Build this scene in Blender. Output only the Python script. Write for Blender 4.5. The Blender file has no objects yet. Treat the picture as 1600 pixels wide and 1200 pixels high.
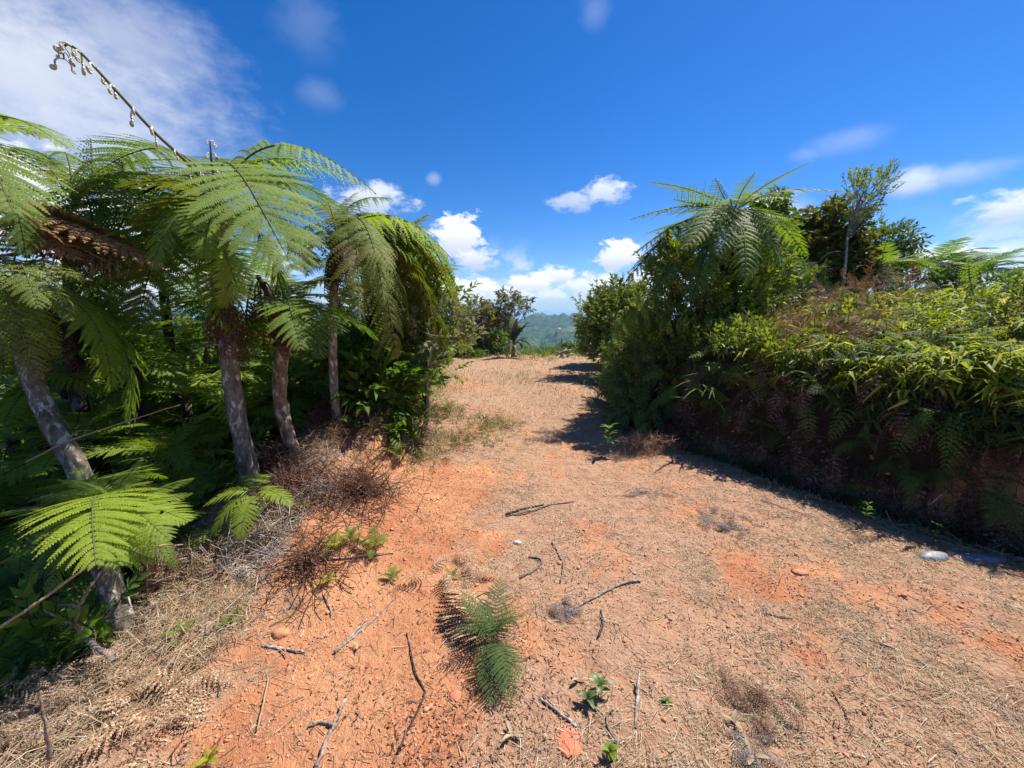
import bpy, math, random
import numpy as np
from mathutils import Vector, Matrix

SC = bpy.context.scene
COL = SC.collection
random.seed(11)
RNG = np.random.default_rng(11)
R = math.radians
HAZE = True

# ------------------------------------------------------------------ camera
F_PX, CAM_H, PITCH = 620.0, 1.65, R(10.24)          # focal length in photo pixels (1600 wide)
cam_d = bpy.data.cameras.new('camera')
cam_d.sensor_width = 36.0
cam_d.lens = 36.0 * F_PX / 1600.0
cam_d.clip_start, cam_d.clip_end = 0.05, 90000.0
cam = bpy.data.objects.new('camera', cam_d)
COL.objects.link(cam)
cam.location = (0, 0, CAM_H)
cam.rotation_euler = (math.pi / 2 - PITCH, 0, 0)
SC.camera = cam

# ------------------------------------------------------------------ sun, sky, exposure
SUN_EL, SUN_AZ = R(57), R(54)                        # azimuth clockwise from +Y
sun_d = bpy.data.lights.new('sun', 'SUN')
sun_d.energy = 4.7
sun_d.angle = R(0.55)
sun_d.color = (1.0, 0.955, 0.88)
sun = bpy.data.objects.new('sun', sun_d)
COL.objects.link(sun)
sd = Vector((math.sin(SUN_AZ) * math.cos(SUN_EL), math.cos(SUN_AZ) * math.cos(SUN_EL), math.sin(SUN_EL)))
sun.rotation_euler = sd.to_track_quat('Z', 'Y').to_euler()
sun.location = (0, 0, 30)
vs = SC.view_settings
vs.view_transform, vs.look, vs.gamma, vs.use_curve_mapping = 'Standard', 'None', 1.0, False
vs.exposure = 0.90
SC.cycles.max_bounces = 8
SC.cycles.transmission_bounces = 4
SC.cycles.transparent_max_bounces = 4
SC.cycles.volume_bounces = 1
SC.cycles.use_adaptive_sampling = True

class NT:
    """small node-tree helper"""
    def __init__(s, tree):
        s.t = tree; s.n = tree.nodes; s.l = tree.links
    def node(s, typ, **kw):
        n = s.n.new(typ)
        for k, v in kw.items():
            if k == 'ins':
                for kk, vv in v.items():
                    if hasattr(vv, 'is_linked') or isinstance(vv, bpy.types.NodeSocket): s.l.new(vv, n.inputs[kk])
                    else: n.inputs[kk].default_value = vv
            else: setattr(n, k, v)
        return n
    def math(s, op, a, b=None, c=None, clamp=False):
        n = s.n.new('ShaderNodeMath'); n.operation = op; n.use_clamp = clamp
        for i, x in enumerate((a, b, c)):
            if x is None: continue
            if isinstance(x, bpy.types.NodeSocket): s.l.new(x, n.inputs[i])
            else: n.inputs[i].default_value = x
        return n.outputs[0]
    def mix(s, fac, a, b, blend='MIX'):
        n = s.n.new('ShaderNodeMix'); n.data_type = 'RGBA'; n.blend_type = blend
        for i, x in ((0, fac), (6, a), (7, b)):
            if isinstance(x, bpy.types.NodeSocket): s.l.new(x, n.inputs[i])
            else: n.inputs[i].default_value = x if i == 0 or len(x) == 4 else (*x, 1)
        return n.outputs[2]
    def maprange(s, v, a, b, c=0.0, d=1.0, smooth=False):
        n = s.n.new('ShaderNodeMapRange')
        if smooth: n.interpolation_type = 'SMOOTHSTEP'
        s.l.new(v, n.inputs[0])
        for i, x in enumerate((a, b, c, d)): n.inputs[i + 1].default_value = x
        return n.outputs[0]
    def noise(s, vec, scale, detail=4, rough=0.55, dist=0.0):
        n = s.n.new('ShaderNodeTexNoise')
        if vec is not None: s.l.new(vec, n.inputs['Vector'])
        n.inputs['Scale'].default_value = scale; n.inputs['Detail'].default_value = detail
        n.inputs['Roughness'].default_value = rough; n.inputs['Distortion'].default_value = dist
        return n.outputs[0]

world = bpy.data.worlds.new('World')
SC.world = world
world.use_nodes = True
wt = NT(world.node_tree)
wt.n.clear()
sky = wt.node('ShaderNodeTexSky', sky_type='NISHITA', sun_disc=False, sun_elevation=SUN_EL, sun_rotation=SUN_AZ,
              altitude=600.0, air_density=1.0, dust_density=0.25, ozone_density=3.0)
tc = wt.node('ShaderNodeTexCoord')
sepw = wt.node('ShaderNodeSeparateXYZ'); wt.l.new(tc.outputs['Generated'], sepw.inputs[0])
az = wt.math('MULTIPLY', wt.math('ARCTAN2', sepw.outputs[0], sepw.outputs[1]), 57.29578)
el = wt.math('MULTIPLY', wt.math('ARCSINE', sepw.outputs[2]), 57.29578)
hsv = wt.node('ShaderNodeHueSaturation', ins={'Saturation': 1.38, 'Value': .77, 'Color': sky.outputs[0]})
skycol = wt.mix(1.0, hsv.outputs[0], (0.82, 0.93, 1.19), 'MULTIPLY')
# clouds: flat-bottomed heaps low down, thin veils higher up, all over the sky
SKY_K = 0.085
def azel(u, v):
    dz = (600 - v) / F_PX; x = (u - 800) / F_PX
    y = math.cos(PITCH) + math.sin(PITCH) * dz; z = -math.sin(PITCH) + math.cos(PITCH) * dz
    return math.degrees(math.atan2(x, y)), math.degrees(math.atan2(z, math.hypot(x, y)))
comb = wt.node('ShaderNodeCombineXYZ')
wt.l.new(wt.math('MULTIPLY', az, 0.11), comb.inputs[0]); wt.l.new(wt.math('MULTIPLY', el, 0.19), comb.inputs[1])
n_big = wt.noise(comb.outputs[0], 1.0, 6, 0.6, 0.3)
n_fine = wt.noise(comb.outputs[0], 3.2, 6, 0.62, 0.2)
plane = wt.node('ShaderNodeVectorMath', operation='DIVIDE')
zz = wt.math('MAXIMUM', wt.math('ADD', sepw.outputs[2], 0.12), 0.05)
cz = wt.node('ShaderNodeCombineXYZ', ins={0: zz, 1: zz, 2: zz})
wt.l.new(tc.outputs['Generated'], plane.inputs[0]); wt.l.new(cz.outputs[0], plane.inputs[1])
n_pl = wt.noise(plane.outputs[0], 1.1, 7, 0.6, 0.4)
# placed clouds: u, v centre, half width, half height in degrees, softness, strength
CL = [(20, 120, 22, 12, 1.0, .72), (190, 70, 12, 7, 1.0, .45), (130, 215, 15, 5, .9, .60), (480, 40, 5, 4, 1.0, .10),
      (580, 312, 6.0, 2.4, .6, .75), (716, 372, 4.0, 3.6, .3, .95), (742, 404, 4.0, 2.0, .6, .80), (678, 280, 1.4, 1.1, .9, .30),
      (945, 300, 3.8, 2.0, .6, .75), (898, 316, 4.2, 1.5, .7, .55), (968, 402, 3.6, 2.4, .3, .92), (875, 430, 3.0, 1.9, .4, .97), (780, 455, 9, 1.6, .7, .8), (1000, 455, 9, 1.8, .7, .7),
      (828, 444, 4.0, 1.7, .3, .95), (735, 452, 5.2, 2.0, .35, .92), (940, 448, 7.0, 2.2, .5, .80), (1040, 440, 9, 3, .6, .8), (800, 462, 13, 1.7, .7, .70),
      (1430, 285, 3.0, 2.0, .8, .65), (1490, 275, 5, 1.4, .9, .35), (1580, 325, 3.6, 1.5, .6, .8), (1495, 398, 3.2, 1.5, .5, .95), (1580, 400, 8, 2.8, .9, .55),
      (1230, 335, 3.2, 3.0, .9, .40), (1325, 222, 5.0, 1.8, 1.0, .18), (1262, 243, 2.2, 1.2, 1.0, .16), (500, 150, 3.4, 2.2, 1.0, .12), (930, 20, 2.6, 2.2, 1.0, .14),
      (20, 330, 14, 7, .6, .9), (280, 440, 16, 4, .6, .9)]
cov = None; lit = None
for (u, v, rx, ry, soft, amt) in CL:
    a, e = azel(u, v)
    dx = wt.math('DIVIDE', wt.math('SUBTRACT', az, a), rx)
    dy = wt.math('DIVIDE', wt.math('SUBTRACT', el, e), ry)
    d2 = wt.math('ADD', wt.math('MULTIPLY', dx, dx), wt.math('MULTIPLY', dy, dy))
    fall = wt.math('SUBTRACT', 1.0, wt.math('SQRT', d2))
    f = wt.math('ADD', fall, wt.math('MULTIPLY', wt.math('SUBTRACT', n_fine, 0.5), 0.75 if soft > .7 else 2.2))
    f = wt.maprange(f, 0.02, 0.10 + soft * 0.9, 0.0, amt, True)
    b = wt.math('MULTIPLY', f, wt.maprange(dy, -0.9, 0.5, 0.0, 1.0, True))
    cov = f if cov is None else wt.math('MAXIMUM', cov, f)
    lit = b if lit is None else wt.math('MAXIMUM', lit, b)
# low band of far clouds all round and a scatter of puffs outside the frame
band = wt.math('MULTIPLY', wt.maprange(el, 0.0, 2.0, 0.0, 1.0, True), wt.maprange(el, 4.0, 11.0, 1.0, 0.0, True))
lowc = wt.math('MULTIPLY', wt.maprange(n_big, 0.47, 0.62, 0.0, 0.75, True), band)
cov = wt.math('MAXIMUM', cov, lowc); lit = wt.math('MAXIMUM', lit, wt.math('MULTIPLY', lowc, 0.7))
back = wt.maprange(wt.math('ABSOLUTE', az), 62.0, 85.0, 0.0, 1.0, True)
gen = wt.math('MULTIPLY', wt.math('MULTIPLY', wt.maprange(n_pl, 0.54, 0.70, 0.0, 0.8, True), back), wt.maprange(el, 3.0, 14.0, 0.0, 1.0, True))
cov = wt.math('MAXIMUM', cov, gen); lit = wt.math('MAXIMUM', lit, wt.math('MULTIPLY', gen, 0.8))
shade = wt.math('DIVIDE', lit, wt.math('MAXIMUM', cov, 0.02))
cloudcol = wt.mix(shade, (3.9, 4.5, 5.7), (6.9, 7.05, 7.2))
horizon = wt.maprange(el, -1.0, 7.0, 0.62, 0.0, True)
skyh = wt.mix(horizon, skycol, (2.0, 3.8, 6.5))
final = wt.mix(cov, skyh, cloudcol)
bg = wt.node('ShaderNodeBackground', ins={'Color': final, 'Strength': SKY_K})
wo = wt.node('ShaderNodeOutputWorld'); wt.l.new(bg.outputs[0], wo.inputs[0])

# ------------------------------------------------------------------ projection helpers (photo pixels -> places)
def ray(u, v):
    dz = (600 - v) / F_PX
    return np.array([(u - 800) / F_PX, math.cos(PITCH) + math.sin(PITCH) * dz, -math.sin(PITCH) + math.cos(PITCH) * dz])
def at(u, v, Y):
    d = ray(u, v); return np.array([0, 0, CAM_H]) + d * (Y / d[1])

def _h(ix, iy, s):
    n = (ix.astype(np.int64) * 374761393 + iy.astype(np.int64) * 668265263 + s * 974711) & 0x7fffffff
    n = ((n ^ (n >> 13)) * 1274126177) & 0x7fffffff
    return ((n ^ (n >> 16)) & 0xffff) / 65535.0
def vnoise(x, y, s=0):
    x = np.asarray(x, float); y = np.asarray(y, float)
    ix, iy = np.floor(x), np.floor(y); fx, fy = x - ix, y - iy
    fx = fx * fx * (3 - 2 * fx); fy = fy * fy * (3 - 2 * fy)
    a, b, c, d = _h(ix, iy, s), _h(ix + 1, iy, s), _h(ix, iy + 1, s), _h(ix + 1, iy + 1, s)
    return (a * (1 - fx) + b * fx) * (1 - fy) + (c * (1 - fx) + d * fx) * fy
def fbm(x, y, o=4, s=0):
    t = 0; a = 0.5
    for i in range(o):
        t = t + a * vnoise(np.asarray(x) * 2 ** i + 17.3 * i, np.asarray(y) * 2 ** i - 9.1 * i, s + i); a *= 0.5
    return t
def sstep(x): x = np.clip(x, 0, 1); return x * x * (3 - 2 * x)

EY = [-20, -4, 0, 1.2, 1.5, 1.7, 2.4, 3.3, 4.0, 4.7, 6.6, 10, 14, 18, 30]
EX = [-2.6, -2.1, -2.1, -2.15, -2.05, -1.9, -2.15, -2.45, -2.35, -1.95, -1.75, -1.95, -2.6, -4.5, -9]
TY = [-20, -4, 0, 1.5, 2.4, 3.2, 4.2, 5.0, 6.5, 9, 12, 15, 20, 30]
TX = [7.5, 6.2, 5.2, 4.35, 3.75, 3.1, 2.45, 1.95, 1.85, 2.2, 2.9, 3.8, 6.0, 12]
def edge(y): return np.interp(y, EY, EX)
def toe(y): return np.interp(y, TY, TX) + .12 * (vnoise(np.asarray(y) * 1.7, 0 * np.asarray(y), 5) - .5)
MOUNDS = [(-2.0, 4.35, .66, .42), (-1.35, 4.6, .5, .12), (-1.75, 3.0, .55, .17), (-1.25, 3.1, .4, .10), (-2.2, 3.5, .35, .12), (-1.3, 2.3, .35, .05), (-1.55, 6.2, .7, .08)]
def H(x, y):
    x = np.asarray(x, float); y = np.asarray(y, float)
    h = .05 * (fbm(x * .7, y * .7, 3, 1) - .45) + .030 * (fbm(x * 3, y * 3, 3, 7) - .45)
    h = h + .016 * (vnoise(x * 14, y * 14, 31) - .5) * np.exp(-(x * x + y * y) / 90)
    h = h + .02 * np.sin((x + .25 * y) * 2.4)
    for mx, my, r, a in MOUNDS:
        h = h + a * np.exp(-((x - mx) ** 2 + (y - my) ** 2) / (r * r)) * (.8 + .5 * vnoise(x * 6, y * 6, 3))
    dl = np.maximum(edge(y) - x, 0)
    h = h - (1.15 * (1 - np.exp(-dl * .85)) + .24 * dl)
    dr = x - toe(y)
    bh = 1.55 * np.interp(y, [-20, 2, 9, 13, 17, 22], [1.0, 1.0, .9, .65, .3, .1])
    w = np.interp(y, [0, 4, 6, 12], [.62, .62, .8, 1.4])
    bank = bh * (sstep(dr / w) * .62 + .44 * sstep((dr - w * .6) / 3.0)) * (1 + .16 * (fbm(x * .8, y * .8, 3, 29) - .45)) + .16 * (fbm(x * 2.2, y * 2.2, 3, 13) - .45) * sstep(dr / .5) + .30 * (fbm(x * .9 + 4, y * .9, 2, 14) - .37) * sstep((dr - .5) / 1.0)
    h = h + bank - .10 * np.exp(-((dr + .06) / .18) ** 2)
    yy = np.maximum(y - 15.6 - .12 * np.maximum(x, 0), 0)
    h = h - (.32 * yy + .004 * np.minimum(yy, 40) ** 2)
    xx = np.maximum(x - 11, 0); h = h - .16 * xx
    return h
def ground(u, v, zoff=0.0, far=60.0):
    d = ray(u, v); o = np.array([0, 0, CAM_H])
    ts = np.linspace(.3, far, 6000); P = o + ts[:, None] * d
    hit = np.nonzero(P[:, 2] < H(P[:, 0], P[:, 1]) + zoff)[0]
    return P[hit[0]] if len(hit) else P[-1]

# ------------------------------------------------------------------ mesh tools
class Geo:
    def __init__(s): s.V = []; s.q = []; s.t = []; s.mq = []; s.mt = []; s.n = 0
    def add(s, V, Q=None, T=None, m=0):
        V = np.asarray(V, float).reshape(-1, 3)
        s.V.append(V)
        if Q is not None and len(Q): s.q.append(np.asarray(Q, np.int64).reshape(-1, 4) + s.n); s.mq.append(np.full(len(s.q[-1]), m) if np.isscalar(m) else np.asarray(m))
        if T is not None and len(T): s.t.append(np.asarray(T, np.int64).reshape(-1, 3) + s.n); s.mt.append(np.full(len(s.t[-1]), m) if np.isscalar(m) else np.asarray(m))
        s.n += len(V)
    def arrays(s):
        V = np.concatenate(s.V) if s.V else np.zeros((0, 3))
        Q = np.concatenate(s.q) if s.q else np.zeros((0, 4), np.int64)
        T = np.concatenate(s.t) if s.t else np.zeros((0, 3), np.int64)
        mq = np.concatenate(s.mq) if s.mq else np.zeros(0, np.int64)
        mt = np.concatenate(s.mt) if s.mt else np.zeros(0, np.int64)
        return V, Q, T, mq, mt
    def mesh(s, name, mats, smooth=False):
        V, Q, T, mq, mt = s.arrays()
        me = bpy.data.meshes.new(name)
        me.vertices.add(len(V)); me.vertices.foreach_set('co', V.astype(np.float32).ravel())
        li = np.concatenate([Q.ravel(), T.ravel()]).astype(np.int32)
        me.loops.add(len(li)); me.loops.foreach_set('vertex_index', li)
        starts = np.concatenate([np.arange(len(Q)) * 4, len(Q) * 4 + np.arange(len(T)) * 3]).astype(np.int32)
        me.polygons.add(len(starts)); me.polygons.foreach_set('loop_start', starts)
        me.polygons.foreach_set('material_index', np.concatenate([mq, mt]).astype(np.int32))
        if smooth: me.polygons.foreach_set('use_smooth', np.ones(len(starts), bool))
        for m in mats: me.materials.append(m)
        me.update(calc_edges=True); me.validate()
        return me
    def bake(s, protos, which, M, m_off=0):
        """protos: list of arrays(); which: (k,) proto number; M: (k,4,4) transforms"""
        for i, (V, Q, T, mq, mt) in enumerate(protos):
            sel = M[which == i]
            if not len(sel): continue
            VV = np.einsum('kij,nj->kni', sel[:, :3, :3], V) + sel[:, None, :3, 3]
            off = (np.arange(len(sel)) * len(V))[:, None, None]
            s.V.append(VV.reshape(-1, 3))
            if len(Q): s.q.append((Q[None] + off + s.n).reshape(-1, 4)); s.mq.append(np.tile(mq, len(sel)) + m_off)
            if len(T): s.t.append((T[None] + off + s.n).reshape(-1, 3)); s.mt.append(np.tile(mt, len(sel)) + m_off)
            s.n += len(sel) * len(V)

def smooth_path(P, n):
    """Catmull-Rom through the points"""
    P = np.asarray(P, float)
    if len(P) < 3: return P[0] + (P[-1] - P[0]) * np.linspace(0, 1, n)[:, None]
    Q = np.vstack([2 * P[0] - P[1], P, 2 * P[-1] - P[-2]])
    t = np.linspace(0, len(P) - 1 - 1e-6, n); i = t.astype(int); f = (t - i)[:, None]
    a, b, c, d = Q[i], Q[i + 1], Q[i + 2], Q[i + 3]
    return .5 * (2 * b + (c - a) * f + (2 * a - 5 * b + 4 * c - d) * f ** 2 + (3 * b - a - 3 * c + d) * f ** 3)
def tube(g, P, r, sides=5, m=0, bump=0.0, cap=True):
    P = np.asarray(P, float); n = len(P); r = np.broadcast_to(np.asarray(r, float), (n,)) if np.ndim(r) == 0 else np.interp(np.linspace(0, 1, n), np.linspace(0, 1, len(r)), r)
    T = np.gradient(P, axis=0); T /= np.linalg.norm(T, axis=1)[:, None] + 1e-12
    up = np.array([0, 0, 1.]) if abs(T[0][2]) < .9 else np.array([1., 0, 0])
    A = np.cross(T, up); A /= np.linalg.norm(A, axis=1)[:, None] + 1e-12
    B = np.cross(T, A)
    th = np.arange(sides) * 2 * np.pi / sides
    rr = r[:, None] * (1 + (bump * RNG.normal(size=(n, sides)) if bump else 0))
    V = P[:, None] + (A[:, None] * np.cos(th)[None, :, None] + B[:, None] * np.sin(th)[None, :, None]) * rr[..., None]
    i = np.arange(n - 1)[:, None] * sides; j = np.arange(sides)[None]; k = (j + 1) % sides
    Q = np.stack([i + j, i + k, i + sides + k, i + sides + j], -1).reshape(-1, 4)
    V = V.reshape(-1, 3); Tt = []
    if cap:
        V = np.vstack([V, P[0], P[-1]]); c0, c1 = n * sides, n * sides + 1
        Tt = [(c0, (a + 1) % sides, a) for a in range(sides)] + [(c1, (n - 1) * sides + a, (n - 1) * sides + (a + 1) % sides) for a in range(sides)]
    g.add(V, Q, Tt, m)

# ------------------------------------------------------------------ objects
def tag(o, label=None, cat=None, group=None, kind=None):
    if label: o['label'] = label
    if cat: o['category'] = cat
    if group: o['group'] = group
    if kind: o['kind'] = kind
    return o
def link(name, me, parent=None, M=None):
    o = bpy.data.objects.new(name, me); COL.objects.link(o)
    if parent is not None: o.parent = parent
    if M is not None: o.matrix_local = M if isinstance(M, Matrix) else Matrix([list(map(float, r)) for r in M])
    return o
def empty(name, loc, label, cat, group=None):
    o = bpy.data.objects.new(name, None); COL.objects.link(o); o.location = [float(c) for c in loc]
    o.empty_display_size = .1
    return tag(o, label, cat, group)
def rot_mats(az, tilt, roll, s, loc):
    """X axis turned to azimuth az, raised by tilt, rolled about itself, scaled, moved (arrays)"""
    az, tilt, roll, s = [np.broadcast_to(np.asarray(a, float), (len(loc),)) for a in (az, tilt, roll, s)]
    X = np.stack([np.cos(az) * np.cos(tilt), np.sin(az) * np.cos(tilt), np.sin(tilt)], 1)
    S = np.stack([-np.sin(az), np.cos(az), 0 * az], 1)
    N = np.cross(X, S)
    Y = S * np.cos(roll)[:, None] + N * np.sin(roll)[:, None]
    Z = np.cross(X, Y)
    M = np.zeros((len(loc), 4, 4)); M[:, :3, 0] = X; M[:, :3, 1] = Y; M[:, :3, 2] = Z
    M[:, :3, :3] *= s[:, None, None]; M[:, :3, 3] = loc; M[:, 3, 3] = 1
    return M

# ------------------------------------------------------------------ materials
def mat(name): m = bpy.data.materials.new(name); m.use_nodes = True; t = NT(m.node_tree); t.n.clear(); return m, t
def out(t, sh, disp=None):
    o = t.node('ShaderNodeOutputMaterial'); t.l.new(sh, o.inputs[0])
def rnd(t): return t.node('ShaderNodeNewGeometry').outputs['Random Per Island']
def leaf_mat(name, c1, c2, c3=None, trans=.42, rough=.42, tint=(1.3, 1.3, .45), scale=1.3, spec=.28, brown=0.0):
    m, t = mat(name)
    g = t.node('ShaderNodeNewGeometry'); oi = t.node('ShaderNodeObjectInfo')
    r = t.math('FRACT', t.math('ADD', g.outputs['Random Per Island'], t.math('MULTIPLY', oi.outputs['Random'], 7.3)))
    n = t.noise(g.outputs['Position'], scale, 3)
    f = t.maprange(t.math('ADD', t.math('MULTIPLY', oi.outputs['Random'], .45), t.math('ADD', t.math('MULTIPLY', r, .3), t.math('MULTIPLY', n, .7))), .35, 1.05)
    col = t.mix(f, c1, c2)
    if c3: col = t.mix(t.maprange(r, .86, .97), col, c3)
    if brown:
        nb = t.noise(g.outputs['Position'], 2.1, 4, .6)
        col = t.mix(t.maprange(nb, .62 - brown * .15, .72 - brown * .15), col, (.20, .15, .06))
    ft = t.node('ShaderNodeBsdfPrincipled', ins={'Base Color': col, 'Roughness': rough + .18})
    ft.inputs['Specular IOR Level'].default_value = spec
    tcol = t.mix(1.0, col, (*tint, 1), 'MULTIPLY')
    tr = t.node('ShaderNodeBsdfTranslucent', ins={'Color': tcol})
    ms = t.node('ShaderNodeMixShader', ins={0: min(.55, trans + .09)}); t.l.new(ft.outputs[0], ms.inputs[1]); t.l.new(tr.outputs[0], ms.inputs[2])
    out(t, ms.outputs[0]); return m
def dry_mat(name, c1, c2, c3, rough=.85, trans=.12):
    m, t = mat(name)
    g = t.node('ShaderNodeNewGeometry'); r = g.outputs['Random Per Island']
    n = t.noise(g.outputs['Position'], 2.5, 4)
    col = t.mix(t.maprange(t.math('ADD', t.math('MULTIPLY', r, .6), t.math('MULTIPLY', n, .6)), .3, .9), c1, c2)
    col = t.mix(t.maprange(r, .72, .95), col, c3)
    b = t.node('ShaderNodeBsdfPrincipled', ins={'Base Color': col, 'Roughness': rough}); b.inputs['Specular IOR Level'].default_value = .2
    tr = t.node('ShaderNodeBsdfTranslucent', ins={'Color': col})
    ms = t.node('ShaderNodeMixShader', ins={0: trans}); t.l.new(b.outputs[0], ms.inputs[1]); t.l.new(tr.outputs[0], ms.inputs[2])
    out(t, ms.outputs[0]); return m
def bark_mat(name, base, dark, lichen, lsc=16, lam=.55, stretch=.45, scars=True):
    m, t = mat(name)
    tcn = t.node('ShaderNodeTexCoord'); mp = t.node('ShaderNodeMapping'); t.l.new(tcn.outputs['Object'], mp.inputs[0]); mp.inputs['Scale'].default_value = (1, 1, stretch)
    v = mp.outputs[0]
    n1 = t.noise(v, 22, 6, .65); n2 = t.noise(v, lsc, 5, .6, .4); n3 = t.noise(v, 5, 3)
    col = t.mix(t.maprange(n1, .35, .65), dark, base)
    if scars:
        vo = t.node('ShaderNodeTexVoronoi'); t.l.new(v, vo.inputs[0]); vo.inputs['Scale'].default_value = 26
        col = t.mix(t.maprange(vo.outputs['Distance'], .30, .12, 0, .75), col, dark)
    col = t.mix(t.math('MULTIPLY', t.maprange(n2, .54, .61), t.maprange(n3, .35, .6, .35, 1)), col, lichen)
    bp = t.node('ShaderNodeBump', ins={'Strength': .9, 'Distance': .02, 'Height': t.math('ADD', n1, t.math('MULTIPLY', n2, .5))})
    b = t.node('ShaderNodeBsdfPrincipled', ins={'Base Color': col, 'Roughness': .9}); b.inputs['Specular IOR Level'].default_value = .2
    t.l.new(bp.outputs[0], b.inputs['Normal']); out(t, b.outputs[0]); return m

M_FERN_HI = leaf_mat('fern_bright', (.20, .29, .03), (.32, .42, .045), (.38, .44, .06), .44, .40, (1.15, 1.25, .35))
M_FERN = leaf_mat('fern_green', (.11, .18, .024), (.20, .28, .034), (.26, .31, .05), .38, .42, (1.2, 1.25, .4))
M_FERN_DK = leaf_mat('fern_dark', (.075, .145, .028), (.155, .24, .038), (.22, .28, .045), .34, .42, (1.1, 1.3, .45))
M_FERN_OL = leaf_mat('fern_olive', (.12, .17, .028), (.22, .26, .04), (.30, .27, .07), .36, .5, (1.2, 1.15, .4), brown=.15)
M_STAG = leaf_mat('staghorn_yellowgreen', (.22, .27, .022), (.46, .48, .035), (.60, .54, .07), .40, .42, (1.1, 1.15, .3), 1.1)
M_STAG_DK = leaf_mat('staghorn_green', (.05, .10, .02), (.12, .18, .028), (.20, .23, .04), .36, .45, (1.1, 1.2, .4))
M_BUSH = leaf_mat('bush_leaf', (.14, .19, .026), (.29, .34, .05), (.38, .41, .08), .25, .38, (1.2, 1.25, .4), 2.2)
M_BROAD = leaf_mat('broad_leaf', (.065, .115, .026), (.135, .195, .04), (.20, .235, .055), .25, .3, (1.3, 1.4, .4), 2.0, .6)
M_BROWNLEAF = leaf_mat('olive_leaf', (.10, .11, .03), (.19, .185, .045), (.24, .17, .055), .25, .38, (1.2, 1.1, .4), 2.0)
M_PALE = leaf_mat('pale_leaf', (.10, .15, .03), (.20, .24, .05), (.35, .33, .12), .3, .45, (1.1, 1.1, .4), 2.0)
M_SHRUB = leaf_mat('light_shrub_leaf', (.07, .14, .02), (.16, .25, .03), (.22, .30, .05), .4, .4, (1.1, 1.2, .3), 2.0)
M_GREYLEAF = leaf_mat('dry_grey_leaf', (.13, .16, .08), (.24, .25, .13), (.30, .26, .17), .2, .6, (1, 1, .7), 2.0)
M_FLOWER = leaf_mat('pale_flower', (.45, .42, .22), (.55, .50, .30), None, .3, .6, (1, 1, .8))
M_STEM = leaf_mat('frond_stem', (.075, .095, .03), (.13, .13, .05), None, .05, .5, (1, 1, 1))
M_STEM_DK = leaf_mat('dark_stem', (.03, .026, .016), (.07, .055, .035), None, .02, .6, (1, 1, 1))
M_DRYFERN = dry_mat('dry_fern', (.24, .13, .07), (.42, .26, .15), (.54, .40, .26))
M_DRYRED = dry_mat('dry_fern_reddish', (.10, .045, .03), (.20, .095, .06), (.29, .18, .12))
M_DRYGREY = dry_mat('dry_stems_grey', (.26, .20, .17), (.46, .39, .34), (.66, .60, .53))
M_STRAW = dry_mat('straw', (.30, .21, .125), (.46, .35, .22), (.60, .51, .36))
M_STRAWGRN = dry_mat('half_dry_grass', (.16, .15, .05), (.30, .26, .12), (.20, .24, .06))
M_DEADHANG = dry_mat('hanging_dead_frond', (.06, .028, .015), (.17, .075, .035), (.26, .14, .07))
M_TRUNK = bark_mat('tree_fern_trunk', (.27, .225, .17), (.09, .07, .052), (.60, .57, .50), 24)
M_TRUNKPALE = bark_mat('pale_trunk', (.38, .34, .28), (.13, .105, .08), (.72, .69, .62), 26)
M_TRUNKBR = bark_mat('brown_trunk', (.36, .26, .17), (.13, .085, .055), (.58, .53, .44), 22)
M_TRUNKDK = bark_mat('dark_trunk', (.06, .05, .042), (.02, .017, .014), (.20, .19, .17), 12)
M_BARK = bark_mat('twig_bark', (.27, .21, .16), (.12, .085, .06), (.48, .43, .37), 30, scars=False)
M_BARKGREY = bark_mat('weathered_stick', (.36, .30, .25), (.16, .12, .10), (.60, .55, .49), 30, scars=False)
M_BARKDK = bark_mat('dark_stick', (.09, .065, .05), (.03, .022, .018), (.2, .16, .13), 30, scars=False)
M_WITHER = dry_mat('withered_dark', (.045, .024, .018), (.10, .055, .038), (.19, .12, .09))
M_FERN_HERO = leaf_mat('fern_front', (.20, .29, .06), (.27, .36, .075), None, .30, .45, (1.1, 1.2, .4))
M_RUST = leaf_mat('rust_frond', (.20, .095, .04), (.34, .19, .09), None, .25, .6, (1.1, .9, .6))
M_WITHER2 = dry_mat('withered_brown', (.07, .038, .026), (.15, .08, .05), (.26, .17, .11))
M_FERN_DEEP = leaf_mat('fern_deep', (.04, .085, .02), (.085, .14, .03), (.13, .15, .04), .28, .5, (1.1, 1.2, .5))
# ------------------------------------------------------------------ ground
def axis(parts):
    a = []
    for lo, hi, st in parts: a += list(np.arange(lo, hi, st))
    return np.array(a + [parts[-1][1]])
gx = axis([(-70, -20, 5), (-20, -8, .8), (-8, -3.4, .13), (-3.4, 4.6, .05), (4.6, 10, .13), (10, 22, .8), (22, 70, 5)])
gy = axis([(-40, -4, 2), (-4, .5, .2), (.5, 5.5, .048), (5.5, 9, .075), (9, 17, .11), (17, 26, .5), (26, 70, 3)])
X, Y = np.meshgrid(gx, gy)
Z = H(X, Y)
BARE = [(600, 830, .45, .5), (640, 960, .35, .5), (560, 1130, .4, .45), (700, 760, .4, .5), (850, 1000, .25, .3), (720, 1080, .25, .3), (1080, 800, .45, .35), (1250, 900, .5, .18), (1380, 930, .35, .15),
        (1480, 965, .3, .12), (880, 1160, .10, .10), (690, 600, 1.0, .8), (740, 592, 1.2, .5), (990, 640, .8, 1.2), (1600, 1010, .3, .2), (1500, 790, .8, .5), (900, 590, 1.2, .9), (1170, 880, .35, .3)]
BG = [(*ground(u, v)[:2], rx, ry) for u, v, rx, ry in BARE]
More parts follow.
